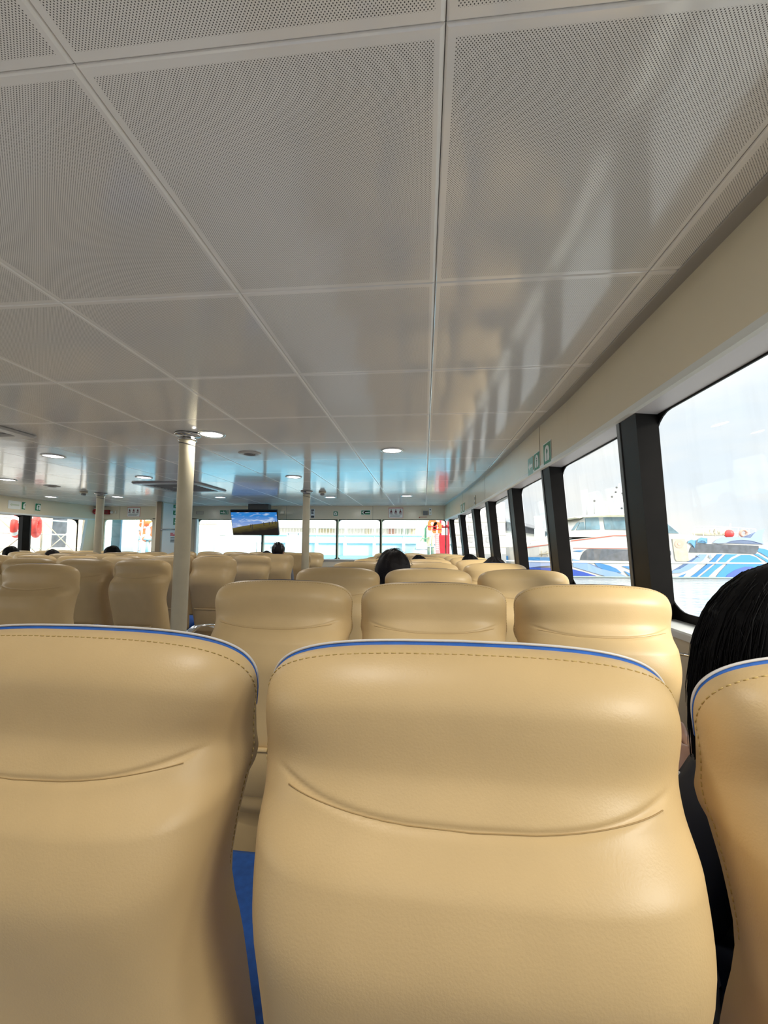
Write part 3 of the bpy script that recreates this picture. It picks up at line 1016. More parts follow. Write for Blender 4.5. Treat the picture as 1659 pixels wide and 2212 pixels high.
# ------------------------------------------------------------------ signs and fittings on the walls
def frame_axes(normal):
    n_ = Vector(normal).normalized()
    a = Vector((0, 0, 1)).cross(n_).normalized()      # to the right seen from the room
    return a, Vector((0, 0, 1)), n_
def flat(name, polys, m, parent, axes, d0, d1):
    a, b, n_ = axes
    bm = bmesh.new()
    for p in polys: plate(bm, p, d0, d1, lambda u, v, d: a * u + b * v + n_ * d)
    return from_bm(name, bm, m, parent)
def rect(x0, x1, y0, y1): return [(x0, y0), (x1, y0), (x1, y1), (x0, y1)]
def circ(cx, cyy, r, n=20, sy=1.0): return [(cx + r * cos(2 * pi * k / n), cyy + r * sy * sin(2 * pi * k / n)) for k in range(n)]
def jacket_polys(s):
    """life jacket pictogram: horse-shoe collar over two front halves"""
    L = []
    arc = [(.30 * s * cos(a), .08 * s + .30 * s * sin(a)) for a in [pi * k / 12 for k in range(13)]]
    arci = [(.11 * s * cos(a), .08 * s + .12 * s * sin(a)) for a in [pi - pi * k / 12 for k in range(13)]]
    L.append(arc + arci)
    L.append([(-.30 * s, .08 * s), (-.11 * s, .08 * s), (-.05 * s, -.04 * s), (-.05 * s, -.36 * s), (-.24 * s, -.36 * s), (-.31 * s, -.25 * s)])
    L.append([(.30 * s, .08 * s), (.31 * s, -.25 * s), (.24 * s, -.36 * s), (.05 * s, -.36 * s), (.05 * s, -.04 * s), (.11 * s, .08 * s)])
    return L
def jacket_sign(loc, normal, s, label, border=True):
    t = thing('life_jacket_sign', loc, label, 'sign', 'green life jacket signs')
    ax = frame_axes(normal)
    flat('board', [rect(-s / 2, s / 2, -s / 2, s / 2)], white_s, t, ax, .0, .003)
    e = s * .46
    flat('field', [rect(-e, e, -e, e)], green_s, t, ax, .003, .004)
    flat('pictogram', jacket_polys(s * .95), white_s, t, ax, .004, .005)
    flat('head', [circ(0, .16 * s, .05 * s, 14)], ink, t, ax, .005, .0056)
    return t
def wallR(y): return Vector((xr(y) - .001, y, 0))
def nrmR(y):
    d = (wallR(y + .05) - wallR(y - .05)).normalized()
    return Vector((-d.y, d.x, 0))
def sign_on_right(y, z, s, label):
    p = wallR(y)
    return jacket_sign((p.x, y, z), nrmR(y), s, label)
sign_on_right(2.84, 1.835, .15, 'nearest green life jacket sign on the right wall, right of the panel seam')
sign_on_right(3.06, 1.825, .13, 'green life jacket sign on the right wall, just beyond the panel seam')
def leaflet_sign(y, z):
    t = thing('arrow_sign', (wallR(y).x, y, z), 'pale green arrow sign on the right wall beyond the life jacket signs', 'sign', 'arrow signs')
    ax = frame_axes(nrmR(y))
    flat('board', [rect(-.065, .065, -.065, .065)], mat('pale_teal_sign', (.26, .45, .38), .35), t, ax, 0, .003)
    flat('arrow', [[(-.05, 0), (-.01, .035), (-.01, .012), (.05, .012), (.05, -.012), (-.01, -.012), (-.01, -.035)]], white_s, t, ax, .003, .004)
leaflet_sign(3.22, 1.82)
sign_on_right(6.66, 1.83, .15, 'far green life jacket sign on the right wall, nearer of the far pair')
sign_on_right(6.86, 1.83, .15, 'far green life jacket sign on the right wall, farther of the far pair')
def small_plate(y):
    t = thing('wall_plate', (wallR(y).x, y, 1.84), 'small pale plate on the right wall short of the far signs', 'sign')
    ax = frame_axes(nrmR(y))
    flat('board', [rect(-.03, .03, -.07, .07)], ivory_p, t, ax, 0, .006)
    flat('print', [rect(-.02, .02, -.05, -.02), rect(-.02, .02, .01, .05)], ink, t, ax, .006, .007)
small_plate(5.75)
# left wall
def wallL(y): return Vector((xl(y) + .001, y, 0))
nL = (1, 0, 0)
jacket_sign((xl(7.2) + .001, 7.21, 1.925), nL, .15, 'green life jacket sign on the left wall beside the pale arrow plate')
jacket_sign((xl(7.46) + .001, 7.46, 1.925), nL, .15, 'green life jacket sign on the left wall, right of the panel seam')
t = thing('arrow_plate', (xl(7.0) + .001, 7.0, 1.925), 'pale plate with a faint left arrow on the left wall', 'sign', 'arrow signs')
flat('board', [rect(-.12, .12, -.075, .075)], white_s, t, frame_axes(nL), 0, .003)
flat('arrow', [[(-.09, 0), (-.05, .03), (-.05, .015), (.09, .015), (.09, -.015), (-.05, -.015), (-.05, -.03)]], pale_s, t, frame_axes(nL), .003, .004)
# alarm bell in the left corner
def axis_lathe(name, prof, m, parent, axes, center=(0, 0)):
    """lathe round the wall normal"""
    a, b, n_ = axes
    bm = bmesh.new()
    lathe(bm, prof, (0, 0, 0), 28)
    for v in bm.verts: v.co = a * (v.co.x + center[0]) + b * (v.co.y + center[1]) + n_ * v.co.z
    return from_bm(name, bm, m, parent, True)
nF = (0, -1, 0)
axF = frame_axes(nF)
axL = frame_axes((1, -.3, 0))
p = on_x(200, 1106, -7.38)
t = thing('alarm_bell', (-7.36, 8.66, 1.94), 'round red alarm bell on a white box in the far left corner', 'alarm')
flat('box', [rect(-.075, .075, -.075, .075)], white_p, t, axF, -.06, .0)
axis_lathe('gong', [(0, .05), (.03, .05), (.058, .035), (.066, .012), (.066, 0)], red_s, t, axF)
axis_lathe('hub', [(0, .058), (.016, .056), (.02, .048)], maroon_s, t, axF)
flat('striker', [circ(.062, .07, .026, 16)], black_p, t, axF, -.01, .03)
def on_front(px, py): return on_y(px, py, YF - .002)
def front_thing(name, px, py, label, cat, group=None):
    q = on_front(px, py)
    return thing(name, q, label, cat, group)
t = front_thing('alarm_button', 233.5, 1106.5, 'dark red call point box on the front wall beside the far left column', 'alarm')
flat('box', [rect(-.055, .055, -.05, .05)], mat('dark_red_plastic', (.22, .012, .015), .35), t, axF, 0, .05)
flat('window', [rect(-.03, .03, -.025, .025)], maroon_s, t, axF, .05, .052)
t = front_thing('wall_lamp', 242.5, 1107, 'small round white lamp right of the red call point', 'lamp')
axis_lathe('bulb', [(0, .05), (.02, .045), (.03, .025), (.03, 0)], white_p, t, axF)
axis_lathe('base', [(.03, .012), (.036, .01), (.036, 0)], ivory_p, t, axF)
t = front_thing('wall_plate', 251, 1106, 'narrow ivory switch plate right of the white lamp', 'switch')
flat('plate', [rect(-.02, .02, -.045, .045)], ivory_p, t, axF, 0, .012)
flat('rocker', [rect(-.008, .008, -.02, .02)], white_p, t, axF, .012, .018)
def notice(px, py, label):
    t = front_thing('safety_notice', px, py, label, 'notice', 'three-figure safety notices')
    w, h = .155, .11
    flat('board', [rect(-w, w, -h, h)], pink_s, t, axF, 0, .004)
    flat('sheet', [rect(-w + .008, w - .008, -h + .006, h - .014)], white_s, t, axF, .004, .005)
    figs = []
    for i in (-1, 0, 1):
        x = i * .098
        figs += [[(x - .028, .008), (x + .028, .008), (x + .012, .048), (x - .012, .048)], circ(x, .062, .012, 12), rect(x - .036, x + .02, -.012, -.002), rect(x - .02, x + .034, -.026, -.018)]
    flat('figures', figs, maroon_s, t, axF, .005, .006)
    flat('print', [rect(-.13 + .01 * (k % 2), .12 - .02 * (k % 3), -.048 - .017 * k, -.042 - .017 * k) for k in range(3)], ink, t, axF, .005, .006)
notice(855, 1108, 'white three-figure safety notice on the front wall above the dark-haired man')
notice(289, 1106, 'white three-figure safety notice on the front wall at far left')
t = front_thing('name_plate', 432, 1107.5, 'pale ivory plate on the front wall right of the near column', 'sign')
flat('board', [rect(-.085, .085, -.035, .035)], mat('taupe_plate', (.42, .33, .26), .4), t, axF, 0, .004)
flat('strip', [rect(-.062, .082, .004, .022), rect(-.062, .082, -.026, -.008)], ivory_p, t, axF, .004, .006)
t = front_thing('exit_sign', 484.5, 1107, 'green emergency exit sign with running figure left of the television', 'sign')
flat('board', [rect(-.10, .10, -.052, .052)], pale_s, t, axF, 0, .004)
flat('field', [rect(-.095, .095, -.04, .048)], green_s, t, axF, .004, .005)
flat('figure', [circ(-.012, .028, .011, 12), [(-.03, -.03), (-.018, -.03), (-.008, -.005), (.012, -.028), (.024, -.022), (.006, .016), (-.02, .016), (-.034, .002), (-.026, -.002)], [(-.085, -.0), (-.06, .02), (-.06, .008), (-.036, .008), (-.036, -.008), (-.06, -.008), (-.06, -.02)]], white_s, t, axF, .005, .006)
flat('doorway', [rect(.038, .046, -.034, .042), rect(.075, .083, -.034, .042), rect(.038, .083, .036, .042)], white_s, t, axF, .005, .006)
t = front_thing('switch_plate', 610, 1108, 'square ivory box outline on the front wall right of the television', 'switch')
flat('plate', [rect(-.055, .055, -.045, .045)], ivory_p, t, axF, 0, .02)
flat('rocker', [rect(-.04, .04, -.03, .03)], cream_m, t, axF, .02, .024)
t = front_thing('printed_notice', 675.5, 1109, 'narrow white notice with dark print right of the far column', 'notice')
flat('sheet', [rect(-.045, .045, -.10, .10)], white_s, t, axF, 0, .004)
flat('print', [rect(-.035, .03, .055, .085), rect(-.035, .015, .02, .04), rect(-.03, .02, -.01, .012), rect(-.035, .035, -.095, -.05)], ink, t, axF, .004, .005)
q = on_front(725, 1109.5)
jacket_sign(q, nF, .10, 'green life jacket sign on the front wall above the left slim mullion')
t = front_thing('arrow_sign', 790, 1107, 'green sign with a white left arrow on the front wall', 'sign', 'arrow signs')
flat('board', [rect(-.105, .105, -.052, .052)], white_s, t, axF, 0, .004)
flat('field', [rect(-.096, .096, -.044, .044)], green_s, t, axF, .004, .005)
flat('arrow', [[(-.085, 0), (-.035, .036), (-.015, .036), (-.048, .009), (.085, .009), (.085, -.009), (-.048, -.009), (-.015, -.036), (-.035, -.036)]], white_s, t, axF, .005, .006)
t = front_thing('small_picture', 905.5, 1108, 'small framed ivory panel right of the safety notice', 'panel')
flat('frame', [rect(-.052, .052, -.05, .05)], ivory_p, t, axF, 0, .01)
flat('sheet', [rect(-.04, .04, -.038, .038)], cream_m, t, axF, .01, .012)
flat('print', [circ(-.008, .004, .018, 14), rect(.01, .03, -.02, -.012)], ivory_p, t, axF, .012, .0135)
t = front_thing('loudspeaker', 919, 1108.5, 'square grey loudspeaker on the front wall near the right corner', 'loudspeaker')
flat('box', [rect(-.05, .05, -.048, .048)], grey_p, t, axF, 0, .035)
flat('grille', [rect(-.042, .042, -.04, .04)], mat('grille_grey', (.17, .17, .17), .7), t, axF, .035, .038)
t = front_thing('wall_telephone', 929.5, 1105.5, 'white upright wall handset beside the grey loudspeaker', 'handset')
flat('body', [rect(-.026, .026, -.075, .075)], white_p, t, axF, 0, .03)
flat('earpiece', [circ(-.002, .04, .014, 14)], ink, t, axF, .03, .034)
flat('keys', [rect(-.014, .014, -.05, -.01)], ivory_p, t, axF, .03, .033)
t = front_thing('label_strip', 915, 1117, 'thin red label strip under the grey loudspeaker', 'label')
flat('strip', [rect(-.09, .07, -.005, .005)], redline_m, t, axF, 0, .003)
flat('mark', [circ(-.085, -.008, .012, 10)], redline_m, t, axF, .003, .005)
# signs on the white side of the stair enclosure
axE = frame_axes((1, 0, 0))
XE = -5.271
def enc_thing(name, y, z, label, cat): return thing(name, (XE, y, z), label, cat, 'signs on the white stair enclosure')
for y, z, h, l in ((8.40, 2.02, .035, 'topmost small green sign on the white stair enclosure'), (8.40, 1.885, .045, 'second small green sign from the ceiling on the stair enclosure'), (8.42, 1.70, .075, 'lowest green sign on the stair enclosure, above the red notice')):
    t = enc_thing('green_sign', y, z, l, 'sign')
    flat('board', [rect(-.14, .14, -h, h)], green_s, t, axE, 0, .004)
    flat('mark', [rect(-.10, .06, -h * .4, -h * .1), rect(-.09, .10, h * .2, h * .5)], white_s, t, axE, .004, .005)
t = enc_thing('warning_notice', 8.38, 1.37, 'white notice with a red heading on the white stair enclosure', 'notice')
flat('heading', [rect(-.18, .18, .02, .09)], red_s, t, axE, 0, .004)
flat('print', [rect(-.17, .15 - .05 * (k % 2), -.02 - .03 * k, -.004 - .03 * k) for k in range(4)], ink, t, axE, 0, .003)
flat('lettering', [rect(-.10, .14, .06, .075), rect(-.02, .14, .032, .046)], white_s, t, axE, .004, .005)
t = thing('grab_rail', (XE, 8.05, 1.52), 'short steel grab rail on the corner of the white stair enclosure', 'rail')
tubes('bar', [([(.03, -.22, -.012), (.03, .30, .012)], .012)], steel_m, t)
tubes('bracket', [([(-.01, -.12, -.01), (.03, -.12, -.008)], .008), ([(-.01, .28, .01), (.03, .28, .012)], .014)], steel_m, t)

# ------------------------------------------------------------------ television hung from the ceiling
def television():
    c = on_y(551, 1128, 8.35)
    t = thing('television', (c.x, 8.35, CZ), 'flat television hung from the ceiling showing a grassy hill under blue sky', 'television', None, None)
    boxes('bracket', [((.04, .12, -.06), (.44, .16, .12)), ((.04, .06, -.13), (.16, .05, .10))], mat('bracket_grey', (.11, .10, .095), .5), t)
    R = Matrix.Rotation(radians(19), 4, 'X')
    cz = c.z - CZ
    W_, H_ = 1.0, .545
    pan = boxes('panel', [((0, 0, cz), (W_, .05, H_), R)], black_p, t, .006)
    def scr(u, v, d): return Vector((0, 0, cz)) + (R @ Vector(((u - .5) * (W_ - .02), -.026 - d, (v - .5) * (H_ - .02) - .012)).to_4d()).to_3d()
    def emat(name, node):
        m = D.materials.new(name)
        m.use_nodes = True
        tt = m.node_tree
        tt.nodes.clear()
        o = tt.nodes.new('ShaderNodeOutputMaterial')
        e = tt.nodes.new('ShaderNodeEmission')
        tt.links.new(e.outputs[0], o.inputs[0])
        node(tt, e)
        return m
    def sky_node(tt, e):
        g = tt.nodes.new('ShaderNodeTexCoord')
        s = tt.nodes.new('ShaderNodeSeparateXYZ')
        tt.links.new(g.outputs['Generated'], s.inputs[0])
        r = tt.nodes.new('ShaderNodeValToRGB')
        r.color_ramp.elements[0].position = .2
        r.color_ramp.elements[0].color = (.42, .50, .78, 1)
        r.color_ramp.elements[1].position = .85
        r.color_ramp.elements[1].color = (.03, .22, .62, 1)
        tt.links.new(s.outputs[2], r.inputs[0])
        mp = tt.nodes.new('ShaderNodeMapping')
        mp.inputs['Scale'].default_value = (3, 1, 5)
        n = tt.nodes.new('ShaderNodeTexNoise')
        n.inputs['Scale'].default_value = 1.6
        n.inputs['Detail'].default_value = 5
        tt.links.new(g.outputs['Generated'], mp.inputs[0])
        tt.links.new(mp.outputs[0], n.inputs['Vector'])
        k = mrange(tt, n.outputs[0], .50, .66, 0, .9)
        mx = tt.nodes.new('ShaderNodeMix')
        mx.data_type = 'RGBA'
        mx.inputs[7].default_value = (.62, .72, .86, 1)
        tt.links.new(k, mx.inputs[0])
        tt.links.new(r.outputs[0], mx.inputs[6])
        tt.links.new(mx.outputs[2], e.inputs[0])
        e.inputs[1].default_value = 0.62
    def grass_node(tt, e):
        g = tt.nodes.new('ShaderNodeTexCoord')
        s = tt.nodes.new('ShaderNodeSeparateXYZ')
        tt.links.new(g.outputs['Generated'], s.inputs[0])
        n = tt.nodes.new('ShaderNodeTexNoise')
        n.inputs['Scale'].default_value = 9
        tt.links.new(g.outputs['Generated'], n.inputs['Vector'])
        v = mth(tt, 'ADD', mth(tt, 'SUBTRACT', s.outputs[2], mth(tt, 'MULTIPLY', s.outputs[0], .45)), mth(tt, 'MULTIPLY', mth(tt, 'SUBTRACT', n.outputs[0], .5), .3))
        r = tt.nodes.new('ShaderNodeValToRGB')
        r.color_ramp.elements[0].position = .05
        r.color_ramp.elements[0].color = (.018, .015, .013, 1)
        r.color_ramp.elements[1].position = .55
        r.color_ramp.elements[1].color = (.13, .105, .03, 1)
        tt.links.new(v, r.inputs[0])
        tt.links.new(r.outputs[0], e.inputs[0])
        e.inputs[1].default_value = 0.7
    def poly(name, uv, d, m, par):
        return from_py(name, [scr(u, v, d) for u, v in uv], [tuple(range(len(uv)))], m, par, recalc=False)
    s = poly('screen', [(0, 0), (1, 0), (1, .94), (0, .94)], .0005, emat('screen_sky', sky_node), pan)
    poly('hill', [(0, 0), (1, 0), (1, .57), (.8, .52), (.5, .45), (.25, .38), (0, .29)], .0012, emat('screen_grass', grass_node), pan)
    bm = bmesh.new()
    for u, h in ((.44, .17), (.40, .10), (.70, .12), (.82, .09), (.89, .08), (.96, .10)):
        v = interp([0, .25, .5, .8, 1], [.29, .38, .45, .52, .57], u)
        bm.faces.new([bm.verts.new(scr(*q, .002)) for q in ((u - .007, v - h), (u + .007, v - h), (u + .007, v + .04), (u - .007, v + .04))])
    for (u0, u1) in ((.42, .95),):
        v0, v1 = interp([0, .25, .5, .8, 1], [.29, .38, .45, .52, .57], u0), interp([0, .25, .5, .8, 1], [.29, .38, .45, .52, .57], u1)
        bm.faces.new([bm.verts.new(scr(*q, .002)) for q in ((u0, v0 - .005), (u1, v1 - .005), (u1, v1 + .006), (u0, v0 + .006))])
    def dark_node(tt, e): e.inputs[0].default_value = (.02, .022, .03, 1)
    from_bm('fence', bm, emat('screen_fence', dark_node), pan, recalc=False)
television()

# ------------------------------------------------------------------ people
def skin_body(name, chains, m, parent, sub=1):
    """one continuous skinned mesh from joint chains [(pts, radii, attach index or None)]"""
    verts, edges, rad = [], [], []
    for pts, rr, at in chains:
        prev = at
        for p, r in zip(pts, rr):
            verts.append(Vector(p))
            rad.append(r)
            i = len(verts) - 1
            if prev is not None: edges.append((prev, i))
            prev = i
    me = D.meshes.new(name)
    me.from_pydata(verts, edges, [])
    o = D.objects.new(name, me)
    COL.objects.link(o)
    md = o.modifiers.new('skin', 'SKIN')
    md.use_smooth_shade = True
    for i, v in enumerate(me.skin_vertices[0].data):
        r = rad[i]
        v.radius = r if isinstance(r, tuple) else (r, r)
        v.use_root = i == 0
    ms = o.modifiers.new('sub', 'SUBSURF')
    ms.levels = ms.render_levels = sub
    me.materials.append(m)
    dg = bpy.context.evaluated_depsgraph_get()
    ev = o.evaluated_get(dg)
    nm = D.meshes.new_from_object(ev)
    D.objects.remove(o)
    for p in nm.polygons: p.use_smooth = True
    if not nm.materials: nm.materials.append(m)
    o = D.objects.new(name, nm)
    COL.objects.link(o)
    o.parent = parent
    return o
def hand(at, wrist, d, side):
    """palm and five bent fingers; returns chains attached to vertex index at"""
    w, d = Vector(wrist), Vector(d).normalized()
    a = Vector((1, 0, 0)) * side
    n_ = d.cross(a).normalized()
    a = n_.cross(d).normalized()
    ch = []
    for k, (o, L) in enumerate(((-.030, .062), (-.010, .074), (.010, .078), (.030, .070))):
        b = w + d * .085 + a * o
        ch.append(([w + d * .035 + a * o * .8, b, b + d * L * .55 - n_ * .010, b + d * L * .85 - n_ * .032], [.013, .0105, .009, .0075], at))
    ch.append(([w + d * .02 + a * .035, w + d * .055 + a * .058 - n_ * .012, w + d * .085 + a * .062 - n_ * .025], [.014, .010, .0085], at))
    return ch
def person_body(t, dz, left_hand=None, shirt=shirt_b):
    """seated figure; origin under the hips, facing +y"""
    head = .965 + dz
    ch = [([(0, .0, .50), (0, -.03, .64), (0, -.05, .78 + dz * .5), (0, -.035, .88 + dz * .8), (0, -.02, .93 + dz), (0, .0, head), (0, .0, head + .07), (0, -.01, head + .125)],
           [(.15, .12), (.135, .11), (.15, .11), (.09, .075), (.052, .055), (.068, .085), (.077, .095), (.055, .07)], None)]
    ch.append(([(0, .085, head + .015), (0, .108, head + .01)], [.018, .012], 5))      # nose
    for s in (-1, 1):
        ch.append(([(s * .082, .0, head + .02), (s * .092, -.012, head + .028)], [.016, .010], 5))   # ears
    n0 = sum(len(c[0]) for c in ch)
    for s in (-1, 1):
        sh = (s * .175, -.04, .83 + dz * .8)
        if left_hand is not None and s < 0:
            el, wr, dd = left_hand
        else:
            el, wr, dd = (s * .195, .06, .60), (s * .10, .27, .60), (0, 1, -.15)
        ch.append(([(s * .10, -.04, .83 + dz * .8), sh, el, wr], [.07, .056, .040, .027], 2))
        n0 += 4
        hc = hand(n0 - 1, wr, dd, -s)
        ch += hc
        n0 += sum(len(c[0]) for c in hc)
    for s in (-1, 1):
        ch.append(([(s * .09, .02, .48), (s * .10, .44, .50), (s * .10, .47, .12), (s * .10, .60, .05)], [.085, .062, .04, .035], 0))
    body = skin_body('body', ch, skin_m, t)
    skin_body('shirt', [([(0, .0, .50), (0, -.03, .64), (0, -.05, .78 + dz * .5), (0, -.035, .87 + dz * .8)], [(.165, .135), (.15, .125), (.165, .125), (.10, .085)], None)] +
        [([(s * .10, -.04, .83 + dz * .8), (s * .178, -.04, .83 + dz * .8), Vector((left_hand[0] if (left_hand is not None and s < 0) else (s * .195, .06, .60)))], [.08, .066, .052], 2) for s in (-1, 1)], shirt, t)
    skin_body('trousers', [([(0, .0, .49), (s * .09, .04, .485), (s * .10, .44, .50), (s * .10, .47, .16)], [.15, .098, .076, .056], None) if s < 0 else ([(s * .09, .04, .485), (s * .10, .44, .50), (s * .10, .47, .16)], [.098, .076, .056], 0) for s in (-1, 1)], trouser_m, t)
    return head
def hair_cap(t, head, m, seed=1, vol=1.0, strands=0):
    """short hair: a lumpy cap over skull and nape, open at the face"""
    rnd = random.Random(seed)
    bm = bmesh.new()
    c = Vector((0, -.012, head + .055))
    nu, nv = 40, 18
    rows = []
    ph = [rnd.uniform(0, 6.28) for _ in range(6)]
    for j in range(nv + 1):
        row = []
        for i in range(nu):
            a = 2 * pi * i / nu
            face = max(0, sin(a))
            low = 2.45 - 1.25 * face ** 1.3
            th = low * j / nv
            r = 1 + .03 * sin(9 * a + ph[0] + th * 2) + .022 * sin(17 * a + ph[1] - 3 * th) + .02 * sin(5 * th + ph[2] + 3 * a)
            row.append(bm.verts.new(c + Vector((.092 * vol * r * sin(th) * cos(a), .112 * vol * r * sin(th) * sin(a), .108 * vol * r * cos(th)))))
        rows.append(row)
    for A, B in zip(rows, rows[1:]):
        for k in range(nu): bm.faces.new((A[k], A[(k + 1) % nu], B[(k + 1) % nu], B[k]))
    bmesh.ops.remove_doubles(bm, verts=bm.verts, dist=.0004)
    for _ in range(strands):
        a, th = rnd.uniform(0, 2 * pi), rnd.uniform(.0, 1.9)
        d = Vector((sin(th) * cos(a), sin(th) * sin(a), cos(th)))
        p = c + Vector((d.x * .094, d.y * .114, d.z * .11)) * vol
        tg = Vector((rnd.uniform(-1, 1), rnd.uniform(-1, 1), rnd.uniform(-.6, .3)))
        tg = (tg - d * tg.dot(d)).normalized()
        L = rnd.uniform(.02, .055)
        tube(bm, [p - d * .006, p + tg * L * .5 + d * .006, p + tg * L + d * rnd.uniform(-.004, .006)], [.0007, .0006, .0003], 4, cap=False)
    return from_bm('hair', bm, m, t, True)
def passenger(loc, head_top, label, hair=hair_m, vol=1.0, strands=60, seed=1, shirt=shirt_w):
    t = thing('person', (loc[0], loc[1], 0), label, 'person', None)
    dz = head_top - (.965 + .055 + .108 * vol)
    head = person_body(t, dz, None, shirt)
    hair_cap(t, head, hair, seed, vol, strands)
    return t
def pas(px, py, k, label, hair, vol, strands, seed):
    q = on_y(px, py, Y1 + DY * (k - 1) + .335)
    passenger((q.x, q.y), q.z, label, hair, vol, strands, seed)
pas(850, 1187, 2, 'person with tousled short black hair, nearest head seen above the seats ahead', hair_b, 1.15, 260, 3)
pas(905, 1200, 4, 'person whose black hair just shows above a seat top, right of the tousled hair', hair_m, 1.05, 30, 4)
pas(1067, 1204, 3, 'person with dark hair, nearer of the two heads low by the right windows', hair_b, 1.15, 60, 5)
pas(1015, 1198, 4, 'person with dark hair by the right windows, farther of the two heads there', hair_m, 1.05, 30, 6)
pas(245, 1179, 6, 'person with short black hair in front of the left front window', hair_m, 1.15, 40, 7)
pas(602, 1172, 6, 'person with dark and grey streaked hair below the television', hair_b, 1.0, 20, 8)
STREAK = COL.objects[-1].parent
pas(577, 1190, 7, 'person whose dark hair shows low under the television, left of the streaked hair', hair_m, 1.0, 10, 9)
pas(26, 1180, 6, 'person with dark hair by the left wall below the black post', hair_m, 1.0, 10, 10)
pas(115, 1187, 6, 'person whose dark hair just shows below the last left window', hair_b, 1.0, 10, 11)
# pale streaks in the hair of the passenger below the television
def streaks(t, hair):
    rnd = random.Random(4)
    bm = bmesh.new()
    zc = sum((v.co.z for v in hair.data.vertices)) / len(hair.data.vertices)
    for v in rnd.sample(list(hair.data.vertices), 60):
        if v.co.z < zc - .02: continue
        p = v.co.copy()
        d = Vector((p.x, p.y, p.z - zc)).normalized()
        tube(bm, [p, p + d * .006 + Vector((0, -.012, .004)), p + d * .005 + Vector((0, -.02, -.03))], .0035, 5)
    from_bm('hair_streak', bm, hair_g, t, True)['label'] = 'pale grey streaks in the hair'
streaks(STREAK, [c for c in STREAK.children if c.name.startswith('hair')][0])
def long_hair(t, prof, m, strands, seed):
    rnd = random.Random(seed)
    bm = bmesh.new()
    nu = 72
    rows = []
    ph = [rnd.uniform(0, 6.28) for _ in range(5)]
    for z, rx, ry, yo in prof:
        row = []
        for i in range(nu):
            a = 2 * pi * i / nu
            r = 1 + .012 * sin(23 * a + ph[0] + z * 5) + .010 * sin(37 * a + ph[1] - z * 8) + .014 * sin(11 * a + ph[2])
            row.append(bm.verts.new((rx * r * cos(a), yo + ry * r * sin(a), z)))
        rows.append(row)
    for A, B in zip(rows, rows[1:]):
        for k in range(nu): bm.faces.new((A[k], A[(k + 1) % nu], B[(k + 1) % nu], B[k]))
    bm.faces.new(rows[0])
    zs = [p[0] for p in prof][::-1]
    def at(z, a, k):
        rx = interp(zs, [p[1] for p in prof][::-1], z)
        ry = interp(zs, [p[2] for p in prof][::-1], z)
        yo = interp(zs, [p[3] for p in prof][::-1], z)
        return Vector((rx * k * cos(a), yo + ry * k * sin(a), z))
    for _ in range(strands):
        a = rnd.uniform(0, 2 * pi)
        z0 = prof[1][0] - rnd.uniform(0, .16)
        L = rnd.uniform(.12, .42)
        k0, k1 = rnd.uniform(.99, 1.02), rnd.uniform(1.0, 1.07)
        pts = []
        tw = rnd.uniform(-.10, .10)
        for i in range(7):
            z = max(z0 - L * i / 6, prof[-1][0])
            pts.append(at(z, a + tw * i / 6, k0 + (k1 - k0) * i / 6))
        tube(bm, pts, [.0007] * 5 + [.0005, .0002], 4, cap=False)
    for _ in range(150):       # loose hairs on the crown
        a = rnd.uniform(pi * .45, pi * 1.75)
        z0 = prof[0][0] - rnd.uniform(.0, .16)
        p = at(z0, a, .985)
        o = Vector((cos(a), sin(a), rnd.uniform(-.2, .5))).normalized()
        tg = Vector((-sin(a) * rnd.choice((-1, 1)), cos(a), -.6)).normalized()
        L = rnd.uniform(.02, .05)
        tube(bm, [p + tg * L * q + o * .009 * sin(pi * q * .8) for q in (0, .2, .4, .6, .8, 1)], [.0004, .0004, .00035, .0003, .00025, .0001], 4, cap=False)
    return from_bm('hair', bm, m, t, True)
def woman():
    # local origin under the hips, world offset below
    ox, oy = .588, .70
    t = thing('person', (ox, oy, 0), 'person with long straight black hair and a white watch strap, in the near right seat', 'person')
    wr = Vector((.411 - ox, .735 - oy, .868))
    el = Vector((.412 - ox, .76 - oy, .60))
    dz = .045
    hd = Vector((.03, .10, -.02)).normalized()
    head = person_body(t, dz, (tuple(el), tuple(wr), tuple(hd)), shirt_b)
    prof = [(1.187, .018, .016, -.01), (1.180, .055, .045, -.01), (1.165, .088, .072, -.01), (1.140, .118, .095, -.012), (1.105, .145, .115, -.015), (1.055, .164, .125, -.018), (.98, .176, .125, -.02), (.90, .180, .115, -.025), (.82, .180, .095, -.03), (.74, .172, .075, -.03), (.66, .150, .055, -.025)]
    long_hair(t, prof, hair_m, 1300, 5)
    # white strap round the wrist
    d = (wr - el).normalized()
    x = d.orthogonal().normalized()
    y = d.cross(x)
    bm = bmesh.new()
    rows = []
    for i in range(28):
        a = 2 * pi * i / 28
        q = x * cos(a) + y * sin(a)
        rows.append([bm.verts.new(wr - d * .02 + q * rr + d * o) for rr, o in ((.0300, -.012), (.0335, -.012), (.0335, .012), (.0300, .012))])
    for i in range(28):
        A, B = rows[i], rows[(i + 1) % 28]
        for k in range(4): bm.faces.new((A[k], A[(k + 1) % 4], B[(k + 1) % 4], B[k]))
    s = from_bm('watch_strap', bm, mat('white_strap', (.80, .77, .74), .5), t)
    bm = bmesh.new()
    for i in range(3):
        c = wr - d * .02 + (Vector((.1, -1, 0)).normalized()) * .0338 + Vector((-.010 + .010 * i, 0, -.002))
        box(bm, c, (.0035, .002, .0035))
    from_bm('strap_hole', bm, ink, s)
woman()

# ------------------------------------------------------------------ outside: foredeck, bulwark, quay
WATER_Z = -1.4
sea = from_py('sea', [(-300, -200, WATER_Z), (400, -200, WATER_Z), (400, 700, WATER_Z), (-300, 700, WATER_Z)], [(0, 1, 2, 3)], water_m)
tag(sea, kind='structure')
